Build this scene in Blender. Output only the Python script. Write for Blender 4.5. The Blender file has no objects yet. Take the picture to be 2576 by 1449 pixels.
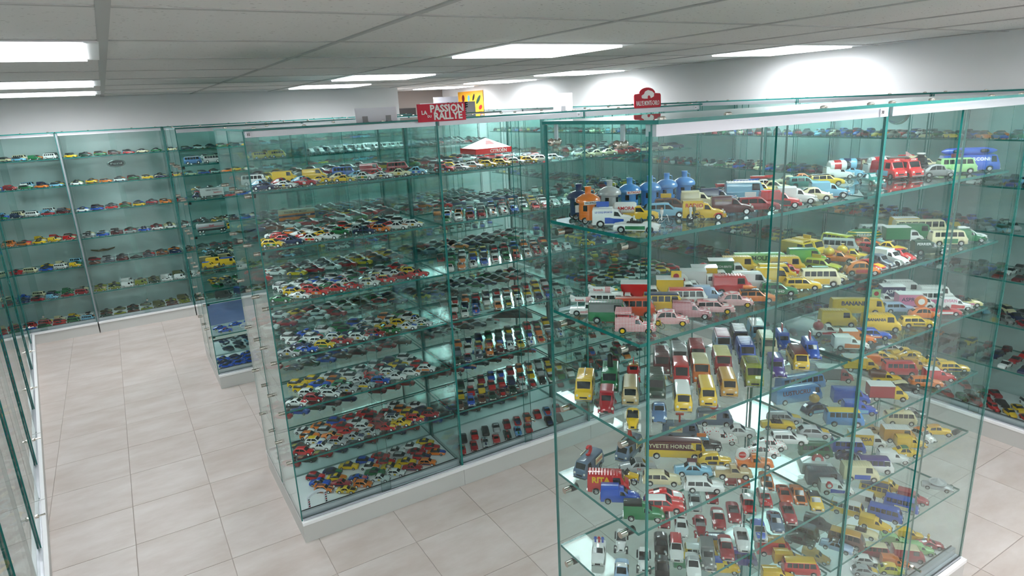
import bpy, math, random
import numpy as np
from mathutils import Matrix, Vector
SC = bpy.context.scene
COL = SC.collection
# ---------------------------------------------------------------- camera
CAM_Z = 2.3294
YAW, PITCH, ROLL, FPX = 0.533134574, 0.272179272, -0.0486861762, 1647.81
def cam_axes():
    cy, sy, cp, sp, cr, sr = math.cos(YAW), math.sin(YAW), math.cos(PITCH), math.sin(PITCH), math.cos(ROLL), math.sin(ROLL)
    f0 = Vector((sy, cy, 0)); r0 = Vector((cy, -sy, 0)); u0 = Vector((0, 0, 1))
    f = f0*cp - u0*sp; u = u0*cp + f0*sp
    return r0*cr + u*sr, u*cr - r0*sr, f
CR, CU, CF = cam_axes()
cd = bpy.data.cameras.new('camera'); cam = bpy.data.objects.new('camera', cd); COL.objects.link(cam)
cd.sensor_fit = 'HORIZONTAL'; cd.sensor_width = 36.0; cd.lens = FPX/2576*36
cd.clip_start = 0.02; cd.clip_end = 60
M = Matrix.Identity(4)
for i in range(3):
    M[i][0] = CR[i]; M[i][1] = CU[i]; M[i][2] = -CF[i]
M[0][3] = 0; M[1][3] = 0; M[2][3] = CAM_Z
cam.matrix_world = M
SC.camera = cam
def project(x, y, z):
    d = Vector((x, y, z-CAM_Z)); w = d.dot(CF)
    if w <= 0.05: return None
    return (1288+FPX*d.dot(CR)/w, 724.5-FPX*d.dot(CU)/w, w)
# ---------------------------------------------------------------- world, exposure
wd = bpy.data.worlds.new('world'); SC.world = wd; wd.use_nodes = True
wd.node_tree.nodes['Background'].inputs[0].default_value = (0.9, 0.95, 1, 1)
wd.node_tree.nodes['Background'].inputs[1].default_value = 0.05
LIGHT = 6.0          # glow of the diffuser itself
LAMP_W = 12.5        # lamp behind each ceiling panel, watts
SC.view_settings.view_transform = 'Standard'
SC.view_settings.look = 'None'
SC.view_settings.gamma = 1
SC.view_settings.use_curve_mapping = False
SC.view_settings.exposure = 0.4
cy = SC.cycles
cy.transparent_max_bounces = 96; cy.max_bounces = 8; cy.diffuse_bounces = 5; cy.glossy_bounces = 3; cy.transmission_bounces = 2; cy.use_adaptive_sampling = True; cy.adaptive_threshold = 0.2
cy.caustics_reflective = False; cy.caustics_refractive = False
# ---------------------------------------------------------------- colours and materials
def lin(c): return tuple((v/12.92 if v <= .04045 else ((v+.055)/1.055)**2.4) for v in c)
def rgb(r, g, b): return lin((r/255, g/255, b/255))
PAL = {k: rgb(*v) for k, v in dict(white=(232, 232, 230), cream=(226, 214, 172), paleyellow=(232, 220, 150), yellow=(236, 190, 20), yellowgreen=(200, 195, 40),
    ochre=(205, 150, 45), gold=(150, 120, 60), orange=(230, 120, 30), orangered=(205, 70, 25), red=(205, 25, 30), crimson=(165, 20, 35), maroon=(90, 18, 25),
    brown=(100, 55, 38), tan=(190, 165, 120), pink=(225, 130, 170), magenta=(215, 60, 140), purple=(60, 40, 125), navy=(28, 38, 82), blue=(25, 80, 185),
    skyblue=(75, 140, 205), lightblue=(125, 185, 215), paleblue=(165, 190, 220), slateblue=(75, 110, 150), greyblue=(95, 115, 140), slate=(90, 98, 110),
    teal=(30, 130, 125), green=(20, 115, 65), darkgreen=(14, 60, 42), palegreen=(150, 200, 130), lime=(110, 185, 50), olive=(135, 140, 25), khaki=(110, 110, 70),
    black=(16, 17, 18), grey=(120, 122, 122), silver=(175, 178, 180), check=(215, 60, 70), checkred=(165, 25, 40), pinkcheck=(215, 140, 165), dots=(235, 235, 235)).items()}
def new_mat(name):
    m = bpy.data.materials.new(name); m.use_nodes = True
    nt = m.node_tree; return m, nt, nt.nodes['Principled BSDF']
def simple(name, c, rough=.5, metal=0., coat=0., spec=.5):
    m, nt, b = new_mat(name)
    b.inputs['Base Color'].default_value = (*c, 1); b.inputs['Roughness'].default_value = rough; b.inputs['Metallic'].default_value = metal
    b.inputs['Coat Weight'].default_value = coat; b.inputs['Specular IOR Level'].default_value = spec
    return m
def nd(nt, t, **kw):
    n = nt.nodes.new(t)
    for k, v in kw.items(): setattr(n, k, v)
    return n
MAT = {}
def build_materials():
    # object coloured paint
    m, nt, b = new_mat('car_paint'); oi = nd(nt, 'ShaderNodeObjectInfo'); nt.links.new(oi.outputs['Color'], b.inputs['Base Color'])
    b.inputs['Roughness'].default_value = .35; b.inputs['Coat Weight'].default_value = 1; b.inputs['Coat Roughness'].default_value = .04; MAT['paint'] = m
    m, nt, b = new_mat('printed_colour'); oi = nd(nt, 'ShaderNodeObjectInfo'); nt.links.new(oi.outputs['Color'], b.inputs['Base Color']); b.inputs['Roughness'].default_value = .5; MAT['print'] = m
    # gingham and dotted paint
    def pattern(nm, kind, ca, cb, sc):
        m, nt, b = new_mat(nm); tc = nd(nt, 'ShaderNodeTexCoord')
        if kind == 'check':
            fs = []
            for ax in ('X', 'Z', 'Y'):
                sp = nd(nt, 'ShaderNodeSeparateXYZ'); nt.links.new(tc.outputs['Object'], sp.inputs[0])
                mu = nd(nt, 'ShaderNodeMath', operation='MULTIPLY'); mu.inputs[1].default_value = sc; nt.links.new(sp.outputs[ax], mu.inputs[0])
                si = nd(nt, 'ShaderNodeMath', operation='SINE'); nt.links.new(mu.outputs[0], si.inputs[0])
                gt = nd(nt, 'ShaderNodeMath', operation='GREATER_THAN'); gt.inputs[1].default_value = 0; nt.links.new(si.outputs[0], gt.inputs[0]); fs.append(gt)
            ad = nd(nt, 'ShaderNodeMath', operation='ADD'); nt.links.new(fs[0].outputs[0], ad.inputs[0]); nt.links.new(fs[1].outputs[0], ad.inputs[1])
            dv = nd(nt, 'ShaderNodeMath', operation='MULTIPLY'); dv.inputs[1].default_value = .5; nt.links.new(ad.outputs[0], dv.inputs[0]); fac = dv.outputs[0]
        else:
            vo = nd(nt, 'ShaderNodeTexVoronoi'); vo.inputs['Scale'].default_value = sc; vo.inputs['Randomness'].default_value = .35; nt.links.new(tc.outputs['Object'], vo.inputs['Vector'])
            lt = nd(nt, 'ShaderNodeMath', operation='LESS_THAN'); lt.inputs[1].default_value = .27; nt.links.new(vo.outputs['Distance'], lt.inputs[0]); fac = lt.outputs[0]
        mx = nd(nt, 'ShaderNodeMix', data_type='RGBA'); mx.inputs[6].default_value = (*ca, 1); mx.inputs[7].default_value = (*cb, 1)
        nt.links.new(fac, mx.inputs[0]); nt.links.new(mx.outputs[2], b.inputs['Base Color'])
        b.inputs['Roughness'].default_value = .3; b.inputs['Coat Weight'].default_value = .4
        return m
    W_ = rgb(238, 235, 232)
    MAT['check'] = pattern('red_gingham_paint', 'check', W_, rgb(205, 30, 50), 46)
    MAT['checkred'] = pattern('dark_gingham_paint', 'check', rgb(235, 200, 205), rgb(150, 12, 30), 46)
    MAT['pinkcheck'] = pattern('pink_gingham_paint', 'check', rgb(235, 215, 225), rgb(185, 75, 120), 46)
    MAT['dots'] = pattern('red_dotted_paint', 'dots', W_, rgb(200, 25, 40), 3.2)
    # attribute colour for the crowd of cars
    m, nt, b = new_mat('assorted_paint'); at = nd(nt, 'ShaderNodeAttribute'); at.attribute_name = 'paint'; nt.links.new(at.outputs['Color'], b.inputs['Base Color'])
    b.inputs['Roughness'].default_value = .3; b.inputs['Coat Weight'].default_value = .3; MAT['crowd'] = m
    MAT['window'] = simple('car_window', rgb(30, 36, 38), .08, 0, .3)
    MAT['tyre'] = simple('tyre_rubber', rgb(22, 22, 23), .7)
    MAT['chrome'] = simple('chrome', rgb(205, 205, 205), .18, 1)
    MAT['lamp'] = simple('headlamp_glass', rgb(225, 225, 215), .1, 0, .6)
    MAT['inner'] = simple('dark_interior', rgb(38, 32, 30), .7)
    MAT['alu'] = simple('brushed_aluminium', rgb(205, 206, 212), .36, .55)
    MAT['post'] = simple('grey_post', rgb(142, 150, 154), .4, .3)
    MAT['steel'] = simple('polished_steel', rgb(190, 185, 175), .2, 1)
    MAT['dark'] = simple('dark_fitting', rgb(34, 34, 34), .4)
    MAT['white'] = simple('white_laminate', rgb(204, 204, 201), .45)
    MAT['wtrim'] = simple('white_trim', rgb(246, 247, 248), .35)
    MAT['card'] = simple('white_card', rgb(232, 230, 238), .8)
    MAT['clip'] = simple('grey_clip', rgb(150, 150, 152), .5)
    MAT['grout'] = simple('grout', rgb(165, 155, 148), .9)
    MAT['tbar'] = simple('ceiling_bar', rgb(190, 190, 188), .5)
    MAT['blackpanel'] = simple('black_panel', rgb(32, 33, 36), .5)
    # wall paint
    m, nt, b = new_mat('wall_paint'); b.inputs['Base Color'].default_value = (*rgb(238, 238, 239), 1); b.inputs['Roughness'].default_value = .85
    no = nd(nt, 'ShaderNodeTexNoise'); no.inputs['Scale'].default_value = 180; bp = nd(nt, 'ShaderNodeBump'); bp.inputs['Strength'].default_value = .05
    nt.links.new(no.outputs['Fac'], bp.inputs['Height']); nt.links.new(bp.outputs[0], b.inputs['Normal']); MAT['wall'] = m
    MAT['greywall'] = simple('grey_wall', rgb(150, 143, 140), .85)
    # floor tile
    m, nt, b = new_mat('stone_tile'); tc = nd(nt, 'ShaderNodeTexCoord'); oi = nd(nt, 'ShaderNodeObjectInfo'); ge = nd(nt, 'ShaderNodeNewGeometry')
    mp = nd(nt, 'ShaderNodeMapping'); mp.inputs['Scale'].default_value = (1.6, 3.6, 1); nt.links.new(ge.outputs['Position'], mp.inputs[0])
    va = nd(nt, 'ShaderNodeVectorMath', operation='ADD'); vm = nd(nt, 'ShaderNodeVectorMath', operation='SCALE'); vm.inputs[0].default_value = (17, 9, 5)
    nt.links.new(oi.outputs['Random'], vm.inputs['Scale']); nt.links.new(mp.outputs[0], va.inputs[0]); nt.links.new(vm.outputs[0], va.inputs[1])
    no = nd(nt, 'ShaderNodeTexNoise'); no.inputs['Scale'].default_value = 1.7; no.inputs['Detail'].default_value = 5; no.inputs['Roughness'].default_value = .6; nt.links.new(va.outputs[0], no.inputs['Vector'])
    cr = nd(nt, 'ShaderNodeValToRGB'); cr.color_ramp.elements[0].position = .32; cr.color_ramp.elements[0].color = (*rgb(186, 173, 165), 1)
    cr.color_ramp.elements[1].position = .68; cr.color_ramp.elements[1].color = (*rgb(204, 195, 190), 1)
    nt.links.new(no.outputs['Fac'], cr.inputs[0]); nt.links.new(cr.outputs[0], b.inputs['Base Color']); b.inputs['Roughness'].default_value = .42; b.inputs['Specular IOR Level'].default_value = .4; MAT['tile'] = m
    # ceiling tile with fissures
    m, nt, b = new_mat('mineral_tile'); ge = nd(nt, 'ShaderNodeNewGeometry'); mp = nd(nt, 'ShaderNodeMapping'); mp.inputs['Scale'].default_value = (45, 150, 45)
    mp.inputs['Rotation'].default_value = (0, 0, .5); nt.links.new(ge.outputs['Position'], mp.inputs[0]); no = nd(nt, 'ShaderNodeTexNoise'); no.inputs['Scale'].default_value = 1.; no.inputs['Detail'].default_value = 1.5
    nt.links.new(mp.outputs[0], no.inputs['Vector']); cr = nd(nt, 'ShaderNodeValToRGB'); cr.color_ramp.elements[0].position = .26; cr.color_ramp.elements[0].color = (*rgb(110, 106, 102), 1)
    cr.color_ramp.elements[1].position = .30; cr.color_ramp.elements[1].color = (*rgb(232, 231, 229), 1); nt.links.new(no.outputs['Fac'], cr.inputs[0])
    nt.links.new(cr.outputs[0], b.inputs['Base Color']); b.inputs['Roughness'].default_value = .9; MAT['ctile'] = m
    # glass: clear face with grazing reflection, green cut edge
    m = bpy.data.materials.new('clear_glass'); m.use_nodes = True; nt = m.node_tree; nt.nodes.clear()
    out = nd(nt, 'ShaderNodeOutputMaterial'); mix = nd(nt, 'ShaderNodeMixShader'); tr = nd(nt, 'ShaderNodeBsdfTransparent'); gl = nd(nt, 'ShaderNodeBsdfGlossy')
    tr.inputs[0].default_value = (0.917, 0.963, 0.957, 1); gl.inputs['Roughness'].default_value = 0.0; gl.inputs[0].default_value = (.93, .98, .97, 1)
    lw = nd(nt, 'ShaderNodeLayerWeight'); lw.inputs[0].default_value = .5
    pw = nd(nt, 'ShaderNodeMath', operation='POWER'); pw.inputs[1].default_value = 5; nt.links.new(lw.outputs['Facing'], pw.inputs[0])
    ma = nd(nt, 'ShaderNodeMath', operation='MULTIPLY_ADD'); ma.inputs[1].default_value = .92; ma.inputs[2].default_value = .022; nt.links.new(pw.outputs[0], ma.inputs[0])
    nt.links.new(ma.outputs[0], mix.inputs[0]); nt.links.new(tr.outputs[0], mix.inputs[1]); nt.links.new(gl.outputs[0], mix.inputs[2]); nt.links.new(mix.outputs[0], out.inputs[0]); MAT['glass'] = m
    MAT['gedge'] = simple('green_glass_edge', rgb(16, 112, 106), .25, 0, .2)
    m = bpy.data.materials.new('lit_diffuser'); m.use_nodes = True; nt = m.node_tree; nt.nodes.clear(); out = nd(nt, 'ShaderNodeOutputMaterial'); em = nd(nt, 'ShaderNodeEmission')
    em.inputs[0].default_value = (.95, .98, 1, 1); em.inputs[1].default_value = LIGHT; nt.links.new(em.outputs[0], out.inputs[0]); MAT['lit'] = m
    # poster: flat print
    m, nt, b = new_mat('poster_print'); tc = nd(nt, 'ShaderNodeTexCoord'); gr = nd(nt, 'ShaderNodeTexGradient'); nt.links.new(tc.outputs['Generated'], gr.inputs[0])
    cr = nd(nt, 'ShaderNodeValToRGB'); cr.color_ramp.elements[0].color = (*rgb(235, 190, 40), 1); cr.color_ramp.elements[1].color = (*rgb(225, 110, 40), 1)
    no = nd(nt, 'ShaderNodeTexNoise'); no.inputs['Scale'].default_value = 3; nt.links.new(no.outputs['Fac'], cr.inputs[0]); nt.links.new(cr.outputs[0], b.inputs['Base Color']); MAT['poster'] = m
build_materials()
# ---------------------------------------------------------------- mesh helpers
class MB:
    def __init__(s): s.v = []; s.f = []; s.m = []
    def add(s, vs, fs, mi=0):
        o = len(s.v); s.v += [tuple(v) for v in vs]
        for f in fs: s.f.append(tuple(o+i for i in f)); s.m.append(mi)
    def box(s, x0, x1, y0, y1, z0, z1, mi=0, pane=None, edge=1):
        vs = [(x, y, z) for z in (z0, z1) for y in (y0, y1) for x in (x0, x1)]
        fs = [(0, 2, 3, 1), (4, 5, 7, 6), (0, 1, 5, 4), (2, 6, 7, 3), (0, 4, 6, 2), (1, 3, 7, 5)]
        ax = [2, 2, 1, 1, 0, 0]
        for f, a in zip(fs, ax): s.add([vs[i] for i in f], [(0, 1, 2, 3)], mi if pane is None else (0 if a == pane else edge))
    def lathe(s, prof, n=14, mi=0, axis='z', o=(0, 0, 0), caps=True):
        vs = []
        for r, h in prof:
            for k in range(n):
                a = 2*math.pi*k/n; p = (r*math.cos(a), r*math.sin(a), h)
                if axis == 'x': p = (p[2], p[0], p[1])
                if axis == 'y': p = (p[1], p[2], p[0])
                vs.append((p[0]+o[0], p[1]+o[1], p[2]+o[2]))
        fs = [(i*n+k, i*n+(k+1) % n, (i+1)*n+(k+1) % n, (i+1)*n+k) for i in range(len(prof)-1) for k in range(n)]
        if caps: fs += [tuple(range(n-1, -1, -1)), tuple((len(prof)-1)*n+k for k in range(n))]
        s.add(vs, fs, mi)
    def tube(s, pts, r, n=6, mi=0):
        pts = [Vector(p) for p in pts]; vs = []
        for i, p in enumerate(pts):
            t = (pts[min(i+1, len(pts)-1)]-pts[max(i-1, 0)]).normalized(); a = t.cross(Vector((0, 0, 1)))
            if a.length < .05: a = t.cross(Vector((1, 0, 0)))
            a.normalize(); b = t.cross(a)
            for k in range(n): an = 2*math.pi*k/n; vs.append(p+(a*math.cos(an)+b*math.sin(an))*r)
        fs = [(i*n+k, i*n+(k+1) % n, (i+1)*n+(k+1) % n, (i+1)*n+k) for i in range(len(pts)-1) for k in range(n)]
        fs += [tuple(range(n-1, -1, -1)), tuple((len(pts)-1)*n+k for k in range(n))]; s.add(vs, fs, mi)
    def sphere(s, c, r, sx=1, sy=1, sz=1, n=12, k=8, mi=0):
        vs = []; 
        for i in range(1, k):
            ph = math.pi*i/k
            for j in range(n): a = 2*math.pi*j/n; vs.append((c[0]+r*sx*math.sin(ph)*math.cos(a), c[1]+r*sy*math.sin(ph)*math.sin(a), c[2]+r*sz*math.cos(ph)))
        t = len(vs); vs += [(c[0], c[1], c[2]+r*sz), (c[0], c[1], c[2]-r*sz)]
        fs = [(i*n+j, (i+1)*n+j, (i+1)*n+(j+1) % n, i*n+(j+1) % n) for i in range(k-2) for j in range(n)]
        fs += [(t, j, (j+1) % n) for j in range(n)] + [(t+1, (k-2)*n+(j+1) % n, (k-2)*n+j) for j in range(n)]; s.add(vs, fs, mi)
    def prism(s, poly, y0, y1, mi=0):          # polygon in xz extruded along y
        n = len(poly); vs = [(x, y0, z) for x, z in poly]+[(x, y1, z) for x, z in poly]
        s.add(vs, [tuple(range(n)), tuple(range(2*n-1, n-1, -1))]+[(i, i+n, (i+1) % n+n, (i+1) % n) for i in range(n)], mi)
    def mesh(s, name, mats, smooth=0.):
        me = bpy.data.meshes.new(name); me.from_pydata(s.v, [], s.f)
        for m in mats: me.materials.append(m)
        me.polygons.foreach_set('material_index', s.m)
        if smooth:
            me.polygons.foreach_set('use_smooth', [True]*len(s.f))
            me.set_sharp_from_angle(angle=math.radians(smooth))
        me.update(); return me
def mk(name, data, parent=None, loc=(0, 0, 0), rot=(0, 0, 0), scale=(1, 1, 1), color=None):
    o = bpy.data.objects.new(name, data); COL.objects.link(o); o.parent = parent; o.location = loc; o.rotation_euler = rot; o.scale = scale
    if color is not None: o.color = (*color, 1)
    return o
def thing(name, label, cat, loc=(0, 0, 0), rz=0, group=None, scale=1):
    o = mk(name, None, None, loc, (0, 0, rz), (scale,)*3); o.empty_display_size = .02
    return tag(o, label, cat, group)
def tag(o, label, cat, group=None):
    o['label'] = label; o['category'] = cat
    if group: o['group'] = group
    return o
def struct(o): o['kind'] = 'structure'; return o
TXT = {}
def text_mesh(s, mat='print', bold=.014):
    if s in ('PASSION', 'RALLYE', 'LA', 'DU', 'POLICE', 'GENDARMERIE', 'RITA', 'BANANIA'): bold = .035
    if (s, mat) in TXT: return TXT[s, mat]
    c = bpy.data.curves.new('lettering', 'FONT'); c.body = s; c.align_x = 'CENTER'; c.align_y = 'CENTER'; c.offset = bold; c.extrude = .015; c.resolution_u = 2
    o = bpy.data.objects.new('lettering', c); COL.objects.link(o); dg = bpy.context.evaluated_depsgraph_get()
    me = bpy.data.meshes.new_from_object(o.evaluated_get(dg)); bpy.data.objects.remove(o); bpy.data.curves.remove(c)
    xs = [v.co.x for v in me.vertices]; me.materials.clear(); me.materials.append(MAT[mat]); me.name = 'lettering'
    TXT[s, mat] = (me, max(xs)-min(xs)); return TXT[s, mat]
def lettering(s, parent, loc, rot, width, maxh, color, name='lettering'):
    me, w = text_mesh(s); k = min(width/w, maxh/.72)
    return mk(name, me, parent, loc, rot, (k, k, k), color)
# lettering meshes are made first, while the scene is small
for s_ in ['AMORA', 'ASPRO', 'AVIA', 'BAHO', 'BANANIA', 'BASS_BREWERS', 'BERGER', 'BLEU', 'BUTAGAZ', 'CATOL', 'CATOX', 'EVIAN', 'HEINZ', 'HOUSE_COFFEE', 'LATUX', 'LE_COQ_SPORTIF', 'LUSTUCRU', 'MAZDA', 'MEYER', 'ORANGINA', 'PALMOLIVE', 'PATHE-MARCONI', 'PERRIER', 'PROPAGAZ', 'RADIO', 'RITA', 'RTL', 'SCOTCH-BRITE', 'STABRILL', 'TV', 'UNICO', 'YVETTE_HORNER'] + ['C', 'A', 'T', 'O', 'Scotch', 'GREAT FOOD !', "Sambo's", 'Shell', 'ALPINE', 'CITROËN', 'Gulf', 'Heckle The Mover', 'PASSION', 'RALLYE', 'LA', 'DU', 'RALLYE MONTE-CARLO', 'POLICE', 'GENDARMERIE', 'Ford', 'BENZ'] + [str(i) for i in range(1, 41)]:
    text_mesh(s_.replace('_', ' '))
# ---------------------------------------------------------------- room
CZ = 2.65                                  # ceiling height
XL, XR, YB, YF, YE = -2.3, 5.3, 9.25, -2.6, 11.2
def slab(name, x0, x1, y0, y1, z0, z1, mat, parent=None):
    b = MB(); b.box(x0, x1, y0, y1, z0, z1); return mk(name, b.mesh(name, [MAT[mat]]), parent)
floor = struct(slab('floor', XL, XR+.1, YF, YE, -.06, -.003, 'grout'))
TX0, TY0, TS, TSY = -.2646, 3.937, .45, .4555
def chamfer_tile(sx, sy, d, c, up=1):
    b = MB(); hx, hy = sx/2, sy/2
    r = [[(-hx, -hy), (hx, -hy), (hx, hy), (-hx, hy)], [(-hx+c, -hy+c), (hx-c, -hy+c), (hx-c, hy-c), (-hx+c, hy-c)]]
    vs = [(x, y, -d*up) for x, y in r[0]]+[(x, y, -c*.6*up) for x, y in r[0]]+[(x, y, 0) for x, y in r[1]]
    fs = [(i+4*k, (i+1) % 4+4*k, (i+1) % 4+4*k+4, i+4*k+4) for k in range(2) for i in range(4)]+[(8, 9, 10, 11)]
    if up < 0: fs = [f[::-1] for f in fs]
    b.add(vs, fs); return b
tile_b = chamfer_tile(TS-.0032, TSY-.0032, .008, .0015); tile_me = tile_b.mesh('tile', [MAT['tile']])
spots = []
for i in range(-6, 13):
    for j in range(-16, 21):
        x, y = TX0+(i+.5)*TS, TY0+(j+.5)*TSY
        if x-TS/2 < XL-.02 or x+TS/2 > XR+.2 or y-TSY/2 < YF or y+TSY/2 > YE: continue
        p = project(x, y, 0); vis = p is not None and -150 < p[0] < 2726 and -60 < p[1] < 1560
        spots.append((0 if vis else 1, p[2] if p else 99, x, y))
spots.sort()
for s in spots[:300]: mk('tile', tile_me, floor, (s[2], s[3], 0))
b = MB()
for s in spots[300:]: b.add([(v[0]+s[2], v[1]+s[3], v[2]) for v in tile_b.v], tile_b.f)
o = mk('tile_field', b.mesh('tile_field', [MAT['tile']]), floor); o['kind'] = 'stuff'
# walls
struct(slab('wall_right', XR, XR+.1, YF, YE, 0, CZ+.15, 'wall'))
struct(slab('wall_back', XL, 3.71, YB, YB+.12, 0, CZ+.15, 'wall'))
struct(slab('wall_front', XL, XR, YF-.1, YF, 0, CZ+.15, 'wall'))
struct(slab('wall_far', 3.6, XR, YE-.1, YE, 0, CZ+.15, 'greywall'))
struct(slab('wall_passage', 3.61, 3.71, YB+.12, YE-.1, 0, CZ+.15, 'wall'))
LA = math.radians(94.8); LDIR = Vector((math.cos(LA), math.sin(LA), 0)); LNOR = Vector((-math.sin(LA), math.cos(LA), 0))   # along / into the wall
LO = Vector((-.66, 3.7, 0)) - LDIR*4.6
b = MB(); a0 = LO+LNOR*.53-LDIR*2.5; a1 = LO+LNOR*.53+LDIR*10.5; off = LNOR*.1
b.add([a0, a1, a1+off, a0+off]+[v+Vector((0, 0, CZ+.15)) for v in (a0, a1, a1+off, a0+off)], [(0, 1, 5, 4), (1, 2, 6, 5), (2, 3, 7, 6), (3, 0, 4, 7), (4, 5, 6, 7), (3, 2, 1, 0)])
struct(mk('wall_left', b.mesh('wall_left', [MAT['wall']])))
# ceiling: slab, mineral tiles, bars
ceil = struct(slab('ceiling', XL, XR+.1, YF, YE, CZ+.06, CZ+.15, 'tbar'))
GX = [-1.83, -.885, .06, 1.0, 1.93, 2.83, 3.6, 4.3, 5.14]
GY = [2.28+.89*k for k in range(-5, 10)]+[11.1]
LIGHTS = set()
for ci in (2, 5, 8):
    for ri in (1, 4, 7, 10, 12): LIGHTS.add((ci, ri))
LIGHTS.add((8, 14))
xs = [XL]+GX+[XR]; ys = [YF]+GY
tcache = {}
for i in range(len(xs)-1):
    for j in range(len(ys)-1):
        if (i, j) in LIGHTS: continue
        w, d = xs[i+1]-xs[i], ys[j+1]-ys[j]
        if w < .05 or d < .05: continue
        if (round(w, 3), round(d, 3)) not in tcache: tcache[round(w, 3), round(d, 3)] = chamfer_tile(w-.022, d-.022, .02, .006, -1).mesh('ceiling_tile', [MAT['ctile']])
        mk('ceiling_tile', tcache[round(w, 3), round(d, 3)], ceil, ((xs[i]+xs[i+1])/2, (ys[j]+ys[j+1])/2, CZ))
for x in GX:
    b = MB(); w = .019 if abs(x-.06) < .01 else .012; b.box(-w, w, YF, YE-.1, 0, .03); mk('ceiling_bar', b.mesh('ceiling_bar', [MAT['tbar']]), ceil, (x, 0, CZ-.004))
for y in GY:
    b = MB(); b.box(XL, XR, -.012, .012, 0, .03); mk('ceiling_bar', b.mesh('ceiling_bar', [MAT['tbar']]), ceil, (0, y, CZ-.003))
# ceiling lights
where = {2: 'over the aisle by the left wall cases', 5: 'over the island cases', 8: 'beside the right wall'}
rown = {1: 'by the entrance wall', 4: 'level with near case', 7: 'before central island', 10: 'level with middle island', 12: 'before the back wall', 14: 'inside the passage'}
for (i, j) in sorted(LIGHTS):
    x0, x1, y0, y1 = xs[i]+.014, xs[i+1]-.014, ys[j]+.014, ys[j+1]-.014; cx, cyy = (x0+x1)/2, (y0+y1)/2
    t = thing('ceiling_light', 'ceiling panel light %s, %s' % (where[i], rown[j]), 'ceiling light', (cx, cyy, CZ), 0, 'ceiling panel lights')
    hx, hy = (x1-x0)/2, (y1-y0)/2; b = MB()
    for q in ((-hx, hx, -hy, -hy+.05), (-hx, hx, hy-.05, hy), (-hx, -hx+.05, -hy+.05, hy-.05), (hx-.05, hx, -hy+.05, hy-.05)): b.box(*q, -.006, .05)
    mk('frame', b.mesh('light_frame', [MAT['wtrim']]), t); b = MB(); b.box(-hx+.052, hx-.052, -hy+.052, hy-.052, -.016, .008); mk('diffuser', b.mesh('light_diffuser', [MAT['lit']]), t)
    ld = bpy.data.lights.new('panel_lamp', 'AREA'); ld.shape = 'RECTANGLE'; ld.size = 2*hx-.1; ld.size_y = 2*hy-.1; ld.energy = LAMP_W; ld.spread = math.radians(168); ld.color = (.95, .98, 1)
    mk('panel_lamp', ld, t, (0, 0, -.018))
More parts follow.
